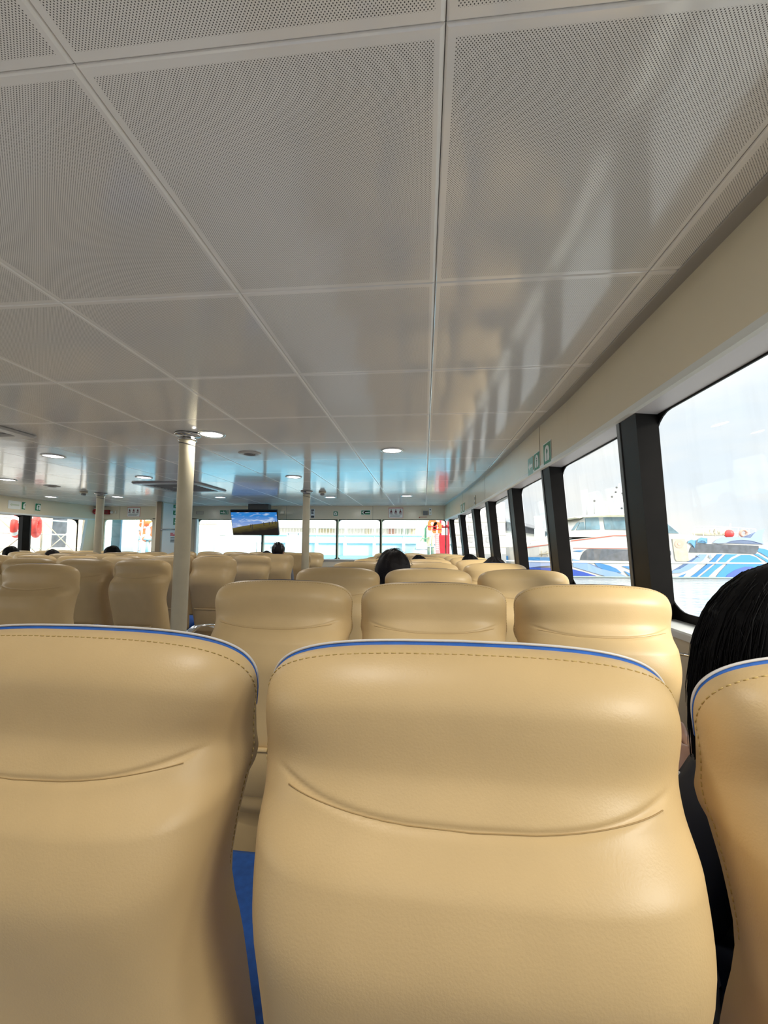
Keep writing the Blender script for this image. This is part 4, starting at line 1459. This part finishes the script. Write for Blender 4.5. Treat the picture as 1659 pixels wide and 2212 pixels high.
# hull of our own ferry under the cabin and foredeck
from_py('floor_foredeck', [(-8.9, 8.9, .93), (.9, 8.9, .93), (.5, 12.6, .93), (-8.7, 12.6, .93), (-8.9, 8.9, .6), (.9, 8.9, .6), (.5, 12.6, .6), (-8.7, 12.6, .6)], [(0, 1, 2, 3), (7, 6, 5, 4), (0, 4, 5, 1), (1, 5, 6, 2), (2, 6, 7, 3), (3, 7, 4, 0)], deck_m)['kind'] = 'structure'
def bulwark():
    yb = 12.55
    t = thing('bulwark', (-3, yb, .86), 'white bulwark with pale blue panels across the foredeck outside the front windows', 'bulwark')
    def L(x, y, z): return (x + 3, y - yb, z - .86)
    bm = bmesh.new()
    box(bm, L(-3.2, yb + .05, 1.08), (8.2, .06, .46))
    from_bm('panel', bm, bulw_p, t)
    boxes('top_band', [(L(-3.2, yb + .0, 1.42), (8.2, .12, .24)), (L(-3.2, yb - .02, 1.55), (8.2, .2, .03))], bulw_m, t)
    for px in (497, 561, 622, 685, 746, 809, 872):
        x = on_y(px, 1185, yb).x
        boxes('rib', [(L(x, yb - .05, 1.10), (.085, .16, .50)), (L(x, yb - .02, 1.42), (.03, .14, .24))], bulw_m, t, .004)
    return t
bulwark()
def rail_row(y0, x0, x1, z0, label, spacing, px_posts=None):
    t = thing('deck_railing', (x0, y0, z0), label, 'railing')
    n = max(2, int((x1 - x0) / spacing))
    tubes('top_rail', [([(0, 0, .42), (x1 - x0, 0, .42)], .03)], bulw_m, t)
    tubes('middle_rail', [([(0, 0, .20), (x1 - x0, 0, .20)], .012)], bulw_m, t)
    for i in range(n + 1):
        x = (x1 - x0) * i / n
        tubes('post', [([(x, -.05, 0), (x, 0, .42)], .03)], bulw_m, t)
    return t
rail_row(12.62, -3.3, .3, 1.565, 'white pipe railing standing on top of the bulwark outside', .86)
# slanted pale locker and white box on the foredeck
t = thing('deck_locker', on_y(634, 1160, 11.2), 'pale grey upright deck locker outside, right of the television', 'locker')
boxes('body', [((.0, .2, -.2), (.40, .4, .62))], mat('pale_locker', (.66, .74, .73), .45, var=.03), t, .01)
boxes('lid', [((.0, .2, .12), (.42, .42, .02))], bulw_m, t)
boxes('hinge', [((-.14, -.005, .08), (.03, .01, .05)), ((.14, -.005, .08), (.03, .01, .05))], grey_p, t)
t = thing('deck_hatch', (on_y(470, 1170, 12.0).x, 12.0, .93), 'white sloping deck hatch outside at the left front window', 'hatch')
bm = bmesh.new()
plate(bm, [(-.62, 0), (1.05, 0), (1.05, .36), (.62, .36), (-.62, .72)], 0, .38, lambda a, b, d: Vector((a, d, b)))
from_bm('body', bm, bulw_m, t)
flat('panel', [[(-.55, .06), (-.10, .06), (-.10, .50), (-.55, .62)], [(.02, .05), (.95, .05), (.95, .30), (.58, .30), (.02, .42)]], bulw_p, t, axF, 0, .01)
boxes('rib', [((-.03, -.02, .27), (.06, .05, .52))], bulw_m, t)
# red hose locker, pink board, valves, life jackets and stair on the right of the foredeck
def sitting(px, py, Y): return on_y(px, py, Y)
p0_ = sitting(958, 1200, 11.0)
t = thing('hose_locker', (p0_.x, 11.0, .93), 'tall red hose locker outside the right end of the front windows', 'locker')
boxes('body', [((0, .12, .29), (.22, .24, .60))], red_s, t, .008)
boxes('door', [((0, -.004, .29), (.18, .012, .54))], red_s, t, .004)
boxes('handle', [((.06, -.015, .3), (.02, .02, .08))], steel_m, t)
t = thing('warning_board', (sitting(945, 1200, 10.9).x, 10.9, .93), 'narrow faded red board leaning beside the red hose locker', 'board')
boxes('board', [((0, 0, .30), (.11, .02, .64), Matrix.Rotation(radians(-4), 4, 'Y'))], pink_s, t, .004)
boxes('print', [((0, -.012, .56 - .05 * k), (.05, .002, .02)) for k in range(8)], white_s, t)
for i, (px, py) in enumerate(((934, 1134), (944, 1140))):
    q = sitting(px, py, 11.3)
    t = thing('life_jacket', q, ['orange life jacket hanging outside above the faded red board, left one', 'orange life jacket hanging outside above the faded red board, right one'][i], 'life jacket', 'orange life jackets on the foredeck')
    ax = frame_axes((0, -1, 0))
    flat('body', [[(a * .42, b * .42) for a, b in pl] for pl in jacket_polys(1.0)], orange_m, t, ax, -.05, .04)
    flat('strap', [rect(-.13, .13, -.06, -.035)], red_s, t, ax, .04, .048)
t = thing('pipe_manifold', (sitting(962, 1130, 11.2).x, 11.2, .93), 'red pipes with valves standing above the hose locker', 'pipes')
tubes('pipe', [([(-.12, .3, .0), (-.12, .3, 1.0), (.10, .3, 1.0), (.10, .3, .0)], .03), ([(-.12, .3, .82), (.10, .3, .82)], .025)], red_s, t)
bm = bmesh.new()
for x in (-.12, .10): lathe(bm, [(0, -.03), (.08, -.03), (.08, .03), (0, .03)], (x, .24, .85), 14)
from_bm('valve', bm, red_s, t, True)
t = thing('vent_pipe_rack', (sitting(925, 1195, 11.6).x, 11.6, .93), 'pale yellow pipes standing on the foredeck left of the orange life jackets', 'pipes')
for k in range(3): tubes('pipe', [([(.12 * k - .12, 0, 0), (.12 * k - .12, 0, .50 + .05 * k)], .045)], pipe_y, t)
for k in range(3): lathe_obj('flange', [(.045, -.015), (.07, -.015), (.07, .015), (.045, .015)], bulw_m, t, (.12 * k - .12, 0, .28), 16)
t = thing('valve_post', (sitting(919, 1160, 11.5).x, 11.5, .93), 'green pipe post with a hooked top on the foredeck', 'pipes')
tubes('pipe', [([(0, 0, 0), (0, 0, .78), (.05, 0, .86), (.12, 0, .80)], .028)], pipe_g, t)
lathe_obj('wheel', [(.06, -.01), (.09, -.01), (.09, .01), (.06, .01)], pipe_g, t, (0, -.05, .5), 18)
q0, q1 = sitting(896, 1185, 11.8), sitting(934, 1126, 11.8)
t = thing('deck_stair', (q0.x, 11.8, .93), 'pale stair with handrail climbing right on the foredeck', 'stair')
dx, dz_ = q1.x - q0.x, q1.z - q0.z
tubes('handrail', [([(0, 0, .20), (dx, 0, .20 + dz_)], .022), ([(0, .35, .20), (dx, .35, .20 + dz_)], .022)], pipe_y, t)
boxes('tread', [((dx * k / 6, .17, .0 + dz_ * k / 6), (.12, .36, .025)) for k in range(7)], bulw_m, t)
tubes('stringer', [([(0, 0, -.02), (dx, 0, -.02 + dz_)], .03), ([(0, .35, -.02), (dx, .35, -.02 + dz_)], .03)], bulw_m, t)
t = thing('white_cylinder', (sitting(911, 1170, 11.2).x, 11.2, .93), 'white rounded canister under the pale deck stair', 'canister')
lathe_obj('body', [(0, 0), (.14, 0), (.15, .03), (.15, .34), (.12, .40), (0, .42)], white_p, t, seg=24)
tubes('band', [([(.152 * cos(a), .152 * sin(a), .2) for a in [2 * pi * k / 20 for k in range(21)]], .008)], grey_p, t, 6)
# left front: tiled locker wall, ladder, life rings, mushroom vents
q = sitting(248, 1160, 10.2)
t = thing('tiled_bulkhead', (q.x, 10.2, .93), 'white panelled bulkhead outside the left front window', 'bulkhead')
boxes('body', [((0, .1, .5), (1.1, .1, 1.1))], bulw_m, t)
flat('panel', [rect(-.52 + .53 * i, -.03 + .53 * i, .06 + .36 * j, .38 + .36 * j) for i in (0, 1) for j in (0, 1, 2)], bulw_p, t, axF, -.06, -.045)
tubes('cable', [([(.12, -.0, 1.0), (.13, -.0, .7), (.11, 0, .5), (.14, 0, .2), (.16, 0, .0)], .008)], grey_p, t)
ql, qr = sitting(271, 1150, 10.6), sitting(305, 1150, 10.6)
t = thing('ship_ladder', (ql.x, 10.6, .93), 'white ladder with dusty red rungs outside the left front window', 'ladder')
for x in (0, qr.x - ql.x): tubes('stile', [([(x, 0, 0), (x, .05, 1.2)], .02)], bulw_m, t)
for k in range(5): tubes('rung', [([(0, .005, .12 + .25 * k), (qr.x - ql.x, .005, .12 + .25 * k)], .014)], facade_r, t)
def life_ring(loc, normal, R, r, label, group, m1=orange_m, m2=white_p, stand=True):
    t = thing('life_ring', loc, label, 'life ring', group)
    a, b, n_ = frame_axes(normal)
    for mm, name, off in ((m1, 'ring', 0), (m2, 'band', pi / 4)):
        bm = bmesh.new()
        if name == 'ring':
            tube(bm, [a * R * cos(k * pi / 18) + b * R * sin(k * pi / 18) for k in range(36)], r, 12, closed=True)
        else:
            for q4 in range(4):
                c0 = off + q4 * pi / 2
                tube(bm, [a * R * cos(c0 + e) + b * R * sin(c0 + e) for e in (-.2, -.1, 0, .1, .2)], r * 1.04, 12)
        from_bm(name, bm, mm, t, True)
    if stand: tubes('stand', [([(0, .09, -loc[2] + .93), (0, .09, R * .9)], .02), ([(0, .09, R * .8), (0, -.02, R * .8)], .015)], bulw_m, t)
    return t
life_ring(sitting(292, 1128, 10.9), (0, -1, 0), .22, .07, 'orange and white life ring outside the left front window, upper left', 'life rings outside the left front window')
life_ring(sitting(320, 1148, 11.3), (-.3, -1, 0), .24, .08, 'orange and white life ring outside the left front window, lower right', 'life rings outside the left front window')
for i, (px, py) in enumerate(((297, 1172), (318, 1172))):
    q = sitting(px, py, 10.8)
    t = thing('mushroom_vent', (q.x, 10.8, .93), ['grey mushroom vent pipe outside the left front window, left one', 'grey mushroom vent pipe outside the left front window, right one'][i], 'vent', 'mushroom vents')
    tubes('pipe', [([(0, 0, 0), (0, 0, .42)], .035)], mat('vent_teal', (.30, .42, .43), .5), t)
    lathe_obj('cap', [(.03, .40), (.10, .40), (.10, .44), (.05, .52), (0, .53)], MATS['vent_teal'], t, seg=20)
t = thing('door_panel', (-7.22, 9.15, 0), 'blue teal door edge in the far left corner', 'door')
boxes('leaf', [((0, 0, 1.25), (.22, .05, 1.1))], teal_m, t)
boxes('rail', [((0, -.03, .95), (.2, .02, .05))], bulw_m, t)

# pale quay building with balconies beyond the bulwark
def facade():
    Yb = 26.0
    t = thing('quay_building', (-6, Yb, WATER_Z), 'pale quay building with cream windows and white balcony beyond the bulwark', 'building')
    def L(x, z): return Vector((x + 6, 0, z - WATER_Z))
    bm = bmesh.new()
    box(bm, (-1.5, 3.0, 5.0), (18, 6, 10))
    from_bm('wall', bm, facade_m, t)
    def px_rect(x0, x1, y0, y1):
        a, b = on_y(x0, y1, Yb), on_y(x1, y0, Yb)
        return a.x, b.x, a.z, b.z
    for (x0, x1, y0, y1, m) in ((619, 646, 1122, 1137, facade_w), (684, 704, 1124, 1137, facade_w), (716, 722, 1122, 1137, facade_w), (790, 799, 1122, 1157, facade_w), (835, 853, 1124, 1137, facade_w), (888, 897, 1128, 1161, facade_w), (658, 664, 1140, 1153, facade_r), (838, 853, 1142, 1154, facade_r), (868, 872, 1135, 1161, facade_g), (876, 881, 1135, 1161, facade_g), (730, 740, 1126, 1137, facade_w), (750, 770, 1124, 1137, facade_w), (690, 720, 1142, 1150, facade_w), (430, 470, 1126, 1132, facade_w), (500, 540, 1126, 1134, facade_w)):
        a, b, c, d = px_rect(x0, x1, y0, y1)
        w = boxes('window', [(L((a + b) / 2, (c + d) / 2) + Vector((0, -.03, 0)), (b - a, .08, d - c))], m, t)
        boxes('mullion', [(L((a + b) / 2, (c + d) / 2) + Vector((0, -.08, 0)), (.05, .03, d - c))], facade_m, w)
    a, b, c, d = px_rect(600, 900, 1137, 1141)
    boxes('cornice', [(L((a + b) / 2, (c + d) / 2) + Vector((0, -.25, 0)), (b - a, .5, d - c))], bulw_m, t)
    a, b, c, d = px_rect(600, 900, 1141, 1156)
    n = 46
    boxes('baluster', [(L(a + (b - a) * k / n, (c + d) / 2) + Vector((0, -.45, 0)), (.025, .025, d - c)) for k in range(n + 1)], mat('baluster_grey', (.48, .47, .42), .6), t)
    return t
facade()

# ------------------------------------------------------------------ left side: gangway railing and life rings
def gangway():
    t = thing('gangway', (-8.9, 7, .86), 'tan scaffold railing of a gangway outside the left windows', 'gangway')
    x0 = -9.4
    def L(x, y, z): return (x + 8.9, y - 7, z - .86)
    ys = [5.0, 6.1, 7.2, 8.3, 9.4, 10.5]
    for y in ys: tubes('post', [([L(x0, y, .86), L(x0, y, 1.9)], .022)], scaf_m, t)
    for z in (1.1, 1.45, 1.8): tubes('rail', [([L(x0, 4.6, z), L(x0, 11, z)], .018)], bulw_m, t)
    for a, b in zip(ys, ys[1:]):
        tubes('brace', [([L(x0, a, .9), L(x0, b, 1.8)], .012), ([L(x0, b, .9), L(x0, a, 1.8)], .012)], scaf_m, t)
    boxes('deck', [(L(-9.6, 8, .84), (1.6, 7, .04))], dock_m, t)
    return t
gangway()
for i, (px, py, l) in enumerate(((36, 1137, 'red life ring outside the left windows, left of the black post'), (78, 1138, 'red life ring outside the left windows, right of the black post'))):
    q = on_x(px, py, -9.33)
    life_ring(q, (.85, .53, 0), .205, .066, l, 'red life rings outside the left windows', lifering_m, lifering_m if i else white_p, False)
def quay_sheds():
    t = thing('quay_shed', (-24, 20, WATER_Z), 'pale open shed with tan posts on the quay outside the left windows', 'building')
    boxes('wall', [((-3, 0, 3.0), (1.0, 30, 6.0))], facade_m, t)
    for k in range(7): boxes('post', [((4 + .3 * (k % 2), -6 + 2.0 * k, 2.2), (.28, .28, 4.4))], scaf_m, t)
    boxes('window', [((-2.4, -6 + 4.5 * k, 3.4), (.2, 1.6, 2.2)) for k in range(5)], ship_glass, t)
    boxes('floor', [((1.5, 0, .75), (10, 34, 1.3))], dock_m, t)
quay_sheds()

# ------------------------------------------------------------------ right side: the moored dolphin ferry
FD = 37.0
PXM = FD / F_PX
f_h = Vector((sin(YAW), cos(YAW), 0))
r_h = Vector((cos(YAW), -sin(YAW), 0))
bow = EYE + f_h * FD * 1.0
bow.z = WATER_Z
d_ = ray(1085, 1205)
B0 = EYE + d_ * (FD / (d_.dot(f_h)))
FERRY = Vector((B0.x, B0.y, WATER_Z))
def fuv(px, py):
    """photo position on the ferry's side -> metres along the hull and above the water"""
    d = ray(px, py)
    p = EYE + d * (FD / d.dot(f_h))
    return ((p - FERRY).dot(r_h), p.z - WATER_Z)
def ferry():
    t = thing('ferry', FERRY, 'white passenger ferry with blue wave and dolphin livery moored outside the right windows', 'ferry')
    LEN = fuv(1690, 1250)[0]
    HB = 3.6
    def half(u): return HB * min(1.0, (max(u, 0.02) / 5.0)) ** .55 if u < 5 else HB
    def P(u, w, v): return r_h * u + f_h * w + Vector((0, 0, v))
    def side(u, v, d=0.0): return P(u, HB - half(u) - d, v)
    rub = fuv(1500, 1216)[1]
    def dk(u): return interp([0, .6, 4, 8, 12, 16, 19, LEN], [fuv(1088, 1186)[1], fuv(1097, 1183)[1], fuv(1150, 1176)[1], fuv(1260, 1160)[1], fuv(1370, 1157)[1], fuv(1470, 1154)[1], fuv(1545, 1160)[1], fuv(1650, 1176)[1]], u)
    bm = bmesh.new()
    us = [0, .3, .8, 1.5, 2.5, 3.5, 5, 7, 9, 11, 13, 15, 17, 19, 21, 23, LEN]
    rows = []
    for u in us:
        ub = u + 1.6 * max(0, 1 - u / 6.0)
        h, h2 = half(u), half(max(u - .2, .02))
        d = dk(u)
        sec = [(ub, HB - h2 * .96, -.6), (ub, HB - h * .99, 0), (u + .4 * max(0, 1 - u / 6), HB - h, rub), (u, HB - h, d), (u, HB + h, d), (u, HB + h, rub), (ub, HB + h, 0), (ub, HB + h2, -.6)]
        rows.append([bm.verts.new(P(*s)) for s in sec])
    for A, B in zip(rows, rows[1:]):
        for k in range(8): bm.faces.new((A[k], A[(k + 1) % 8], B[(k + 1) % 8], B[k]))
    bm.faces.new(rows[0])
    bm.faces.new(rows[-1][::-1])
    hull = from_bm('hull', bm, hull_w, t)
    tubes('rub_rail', [([side(u, rub, .04) for u in us[2:]], .07)], bulw_m, t)
    tubes('boot_line', [([side(u, .08, .03) for u in us[5:]], .09)], mat('boot_grey', (.20, .25, .25), .6), t)
    def decal(name, polys, m, d=.03, thick=.02):
        bm = bmesh.new()
        for pl in polys:
            plate(bm, [fuv(*q) for q in pl], d, d + thick, lambda a, b, e: side(a, b, e))
        return from_bm(name, bm, m, hull)
    def z8(l): return [(1420 + a / 6.94, 1080 + b / 6.94) for a, b in l]
    def z7(l): return [(1220 + a / 7.373, 980 + b / 7.373) for a, b in l]
    def z6(l): return [(960 + a / 5.925, 1080 + b / 5.925) for a, b in l]
    decal('blue_wave', [z8([(635, 815), (740, 815), (680, 900), (560, 985), (480, 1040), (350, 1090), (220, 1098), (220, 1060), (330, 1035), (460, 960), (560, 890)]),
        z7([(120, 1670), (180, 1690), (260, 1722), (350, 1740), (520, 1820), (640, 1850), (820, 1890), (980, 1960), (1130, 2015), (870, 2015), (640, 1950), (400, 1880), (130, 1800)])], liv_lig)
    decal('mid_blue_wave', [z8([(890, 812), (975, 812), (905, 880), (860, 935), (700, 1060), (540, 1190), (440, 1190), (580, 1090), (750, 960), (840, 870)]), z8([(230, 1180), (330, 1140), (430, 1100), (380, 1150), (300, 1185)]),
        z7([(120, 1555), (200, 1540), (310, 1540), (250, 1562)]), z7([(450, 1720), (560, 1745), (700, 1780), (820, 1830), (910, 1905), (780, 1880), (620, 1845), (520, 1800)]), z7([(900, 1790), (1060, 1795), (1125, 1840), (1125, 1870), (1000, 1830)]), z7([(930, 1860), (1050, 1910), (1135, 1955), (1135, 2005), (1060, 1985), (1000, 1925)]),
        z6([(1080, 735), (1400, 735), (1400, 790), (1250, 770), (1080, 785)]), z6([(735, 722), (900, 722), (905, 805), (760, 805)])], liv_mid)
    decal('bright_blue_wave', [z8([(1022, 815), (1200, 815), (1100, 860), (1020, 930), (850, 1060), (720, 1190), (590, 1190), (700, 1100), (870, 960), (960, 880)]),
        z8([(1250, 825), (1380, 825), (1480, 860), (1560, 930), (1640, 985), (1640, 1190), (850, 1190), (930, 1080), (1040, 960), (1120, 890)]),
        z8([(1515, 720), (1600, 735), (1700, 770), (1700, 870), (1655, 860), (1560, 800), (1490, 765)]), z8([(1440, 812), (1500, 806), (1600, 870), (1700, 925), (1700, 990), (1600, 905), (1500, 845)])], liv_bri)
    decal('royal_blue_wave', [z7([(120, 1840), (300, 1885), (480, 1940), (640, 2012), (640, 2040), (120, 2040)]), z6([(1080, 840), (1130, 870), (1250, 880), (1400, 870), (1400, 960), (1080, 960)])], liv_roy)
    decal('light_blue_arc', [z6([(1080, 800), (1200, 790), (1400, 795), (1400, 840), (1250, 850), (1140, 870), (1080, 870)])], liv_per)
    decal('purple_swirl', [z8([(990, 1190), (1040, 1120), (1150, 1050), (1300, 1000), (1420, 1000), (1520, 1080), (1540, 1190)])], mat('livery_violet', (.06, .11, .36), .4), .055)
    # the big painted dolphin, its tail standing clear of the deck edge
    decal('dolphin_tail', [z8([(820, 642), (880, 592), (950, 562), (1100, 555), (1250, 560), (1380, 570), (1430, 510), (1500, 455), (1600, 430), (1560, 520), (1555, 590), (1580, 665), (1480, 635), (1390, 610), (1250, 600), (1100, 612), (1000, 648), (900, 655)])], liv_per, .06, .05)
    decal('leaping_dolphin', [z8([(438, 655), (458, 612), (500, 596), (535, 606), (575, 598), (552, 622), (556, 668), (548, 720), (524, 690), (504, 655), (470, 640)]), z8([(585, 640), (598, 592), (640, 562), (690, 572), (740, 572), (722, 602), (736, 655), (700, 640), (690, 612), (640, 606)])], mat('dolphin_blue', (.10, .26, .44), .4), .09)
    decal('dolphin_fin', [z8([(572, 835), (595, 812), (622, 862), (600, 845)]), z8([(758, 855), (782, 812), (812, 884), (785, 866)])], mat('fin_slate', (.20, .28, .40), .5), .09)
    decal('side_window', [z7([(240, 1690), (262, 1620), (300, 1560), (350, 1522), (400, 1515), (1080, 1530), (1680, 1545), (1690, 1600), (1640, 1700), (1000, 1705), (400, 1695)]), z8([(470, 785), (490, 720), (530, 665), (560, 655), (1000, 665), (1510, 688), (1510, 730), (1470, 808), (1000, 792)])], ship_glass, .03, .03)
    door = decal('boarding_door', [z8([(215, 580), (400, 580), (430, 650), (465, 915), (280, 918), (258, 880)])], rust_m, .03, .05)
    ring = z8([(315 + 66 * cos(a), 660 + 60 * sin(a)) for a in [2 * pi * k / 24 for k in range(24)]])
    decal('door_ring', [ring], facade_r, .085, .02)
    decal('door_ring_centre', [z8([(315 + 24 * cos(a), 660 + 22 * sin(a)) for a in [2 * pi * k / 16 for k in range(16)]])], rust_m, .11, .02)
    decal('red_line', [z7([(90, 1383), (440, 1340), (770, 1300), (1040, 1298), (1250, 1305), (1250, 1318), (1040, 1311), (770, 1315), (440, 1355), (90, 1397)]), z6([(1070, 612), (1365, 565), (1365, 573), (1070, 621)]), z7([(130, 1500), (1075, 1508), (1075, 1516), (130, 1507)])], redline_m)
    def V(px, py, w=HB):
        d = ray(px, py)
        return EYE + d * ((FD + w) / d.dot(f_h)) - FERRY
    def fw(px, py, w):
        p = V(px, py, w)
        return (p.dot(r_h), p.z)
    # wheelhouse
    d0, d1 = 1.2, HB * 2 - 1.2
    bm = bmesh.new()
    plate(bm, [fw(*q, d0) for q in ((1220, 1160), (1232, 1147), (1250, 1126), (1262, 1118), (1345, 1110), (1420, 1112), (1440, 1126), (1468, 1152), (1480, 1160))], d0, d1, lambda a, b, e: P(a, e, b))
    from_bm('wheelhouse', bm, hull_w, t)
    bm = bmesh.new()
    for pl in (z7([(100, 1220), (180, 1110), (235, 1075), (215, 1130), (150, 1215)]), z7([(180, 1215), (240, 1095), (300, 1085), (320, 1210)]), z7([(330, 1210), (325, 1030), (530, 1010), (560, 1205)]), z7([(640, 1205), (610, 1010), (800, 1010), (900, 1000), (1020, 1000), (1060, 1215)]), ((1375, 1146), (1375, 1117), (1425, 1119), (1440, 1131), (1466, 1152), (1400, 1150))):
        plate(bm, [fw(*q, d0) for q in pl], d0 - .06, d0 + .01, lambda a, b, e: P(a, e, b))
    from_bm('wheelhouse_window', bm, wheel_glass, t)
    bm = bmesh.new()
    plate(bm, [fw(*q, d0) for q in z7([(115, 1022), (290, 985), (560, 965), (860, 962), (1200, 975), (1500, 985), (1500, 1010), (1100, 1003), (860, 985), (540, 990), (250, 1020), (200, 1035)])], d0 - .5, d1 + .5, lambda a, b, e: P(a, e, b))
    from_bm('roof', bm, mat('roof_khaki', (.56, .55, .42), .5), t)
    # mast with radar arch
    tubes('mast', [([V(1333, 1110), V(1338, 1045)], .08), ([V(1320, 1110), V(1336, 1062)], .05), ([V(1350, 1110), V(1340, 1062)], .05), ([V(1328, 1058), V(1350, 1056)], .04), ([V(1322, 1074), V(1350, 1073)], .05), ([V(1330, 1088), V(1352, 1086)], .05)], bulw_m, t)
    tubes('radar', [([V(1303, 1085), V(1322, 1085)], .10), ([V(1312, 1085), V(1312, 1108)], .07)], bulw_m, t)
    bm = bmesh.new()
    for px, py in ((1332, 1053), (1330, 1063), (1344, 1066), (1347, 1070), (1322, 1073), (1284, 1082), (1343, 1098)): bmesh.ops.create_icosphere(bm, subdivisions=2, radius=.10, matrix=Matrix.Translation(V(px, py)))
    from_bm('mast_lamp', bm, ink, t)
    tubes('antenna', [([V(1284, 1110), V(1284, 1080)], .03), ([V(1268, 1112), V(1268, 1094)], .04)], mat('antenna_grey', (.25, .25, .26), .5), t)
    # upper deck railing, raft canisters, ball
    pts = [(1500, 1160), (1520, 1160), (1545, 1160), (1570, 1162), (1595, 1163), (1618, 1165), (1632, 1166)]
    tubes('deck_rail', [([V(a, b - 23, .6) for a, b in pts], .035), ([V(a, b - 12, .6) for a, b in pts], .025)] + [([V(a, b, .6), V(a, b - 23, .6)], .03) for a, b in pts], bulw_m, t)
    for k in range(6):
        c = V(1516 + 8.5 * k, 1149, 1.3)
        tubes('raft_canister', [([c - f_h * .8, c + f_h * .8], .33)], mat('canister_cream', (.74, .70, .56), .5), t, 14)
    lathe_obj('buoy_ball', [(0, -.38), (.2, -.33), (.34, -.18), (.38, 0), (.34, .18), (.2, .33), (0, .38)], mat('red_ball', (.62, .05, .05), .5), t, V(1574.5, 1153, .5), 20)
    tubes('lamp_pole', [([V(1577, 1160, .55), V(1578, 1131, .55)], .05)], bulw_m, t)
    tubes('deck_ring', [([V(1606 + 7 * cos(a), 1152 + 7 * sin(a), .5) for a in [2 * pi * k / 16 for k in range(17)]], .10)], facade_r, t)
    # bow fittings
    tubes('bow_rail', [([V(1145, 1176, 2), V(1147, 1168, 2), V(1183, 1164, 2), V(1185, 1172, 2)], .03)], mat('rail_grey', (.35, .34, .30), .5), t)
    tubes('bow_bracket', [([V(1165, 1198, HB - half(3.4) - .1), V(1186, 1194, HB - half(4.2) - .1)], .05), ([V(1170, 1190, HB - half(3.4) - .1), V(1170, 1202, HB - half(3.4) - .1)], .05), ([V(1182, 1190, HB - half(4) - .1), V(1182, 1202, HB - half(4) - .1)], .05)], mat('bracket_olive', (.28, .26, .20), .6), t)
    return t
ferry()

# far harbour: pier roof, white tower, moored white ship, low shore
def at_depth(px, py, dep):
    d = ray(px, py)
    return EYE + d * (dep / d.dot(f_h))
def pier_hall():
    dep = 62.0
    o = at_depth(1075, 1150, dep)
    o.z = WATER_Z
    t = thing('pier_hall', o, 'pier hall with a sloping grey roof behind the ferry bow', 'building')
    def q(px, py, w): 
        p = at_depth(px, py, dep) - o
        return p + f_h * w
    def slab(name, pts, m, w0, w1):
        bm = bmesh.new()
        A = [bm.verts.new(q(a, b, w0)) for a, b in pts]
        B = [bm.verts.new(q(a, b, w1)) for a, b in pts]
        n = len(pts)
        bm.faces.new(A); bm.faces.new(B[::-1])
        for k in range(n): bm.faces.new((A[k], A[(k + 1) % n], B[(k + 1) % n], B[k]))
        return from_bm(name, bm, m, t)
    slab('roof', [(1040, 1104), (1076, 1117), (1130, 1131), (1186, 1146), (1186, 1151), (1130, 1137), (1076, 1124), (1040, 1111)], mat('roof_light_grey', (.24, .25, .27), .6), -1, 8)
    slab('fascia', [(1040, 1111), (1076, 1124), (1130, 1137), (1186, 1151), (1186, 1158), (1130, 1150), (1076, 1143), (1040, 1137)], slate_m, 0, 7)
    slab('wall', [(1040, 1137), (1076, 1143), (1130, 1150), (1186, 1158), (1186, 1215), (1040, 1215)], facade_m, .5, 6)
pier_hall()
def tower():
    o = at_depth(1164, 1160, 50.0)
    o.z = WATER_Z
    t = thing('signal_tower', o, 'slim white tower standing in front of the grey pier roof', 'tower')
    top = at_depth(1164, 1117, 50.0).z - WATER_Z
    mid = at_depth(1164, 1142, 50.0).z - WATER_Z
    boxes('shaft', [((0, 0, top * .5 + mid * .5), (.72, .72, top - mid))], bulw_m, t)
    boxes('base', [((.1, 0, mid / 2), (1.0, .9, mid))], bulw_p, t)
    boxes('cap', [((0, 0, top + .06), (.85, .85, .12))], bulw_m, t)
tower()
def moored_ship():
    o = at_depth(1022, 1150, 30.0)
    o.z = WATER_Z
    t = thing('moored_ship', o, 'large white ship moored ahead, seen between the far right window posts', 'ship')
    def z(py): return at_depth(1022, py, 30.0).z - WATER_Z
    boxes('hull', [((.3, 4, z(1196) / 2), (4.0, 8, z(1196)))], mat('ship_grey_hull', (.30, .31, .32), .5, var=.15, vscale=1), t)
    boxes('superstructure', [((.3, 4, (z(1196) + z(1085)) / 2), (4.0, 7.8, z(1085) - z(1196)))], mat('ship_white', (.74, .72, .70), .5, var=.05, vscale=2), t)
    for py in (1112, 1140, 1166):
        for k in range(6): boxes('window', [((-1.4 + .62 * k, -.02 + .1, z(py)), (.30, .06, .34))], mat('dim_porthole', (.42, .42, .44), .3), t)
    for py in (1128, 1156, 1182): tubes('deck_rail', [([(-1.7, -.1, z(py)), (2.3, -.1, z(py))], .035)], mat('rail_grey', (.35, .34, .30), .5), t)
moored_ship()
def shore():
    t = thing('far_shore', (120, 420, WATER_Z), 'low hazy far shore beyond the ferry', 'shore')
    bm = bmesh.new()
    rnd = random.Random(2)
    pts = [(-300 + 30 * k, 3 + rnd.uniform(0, 6)) for k in range(22)]
    plate(bm, [(-300, -1)] + pts + [(330, -1)], 0, 40, lambda a, b, d: Vector((a, d, b)))
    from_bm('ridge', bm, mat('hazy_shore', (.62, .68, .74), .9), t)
shore()
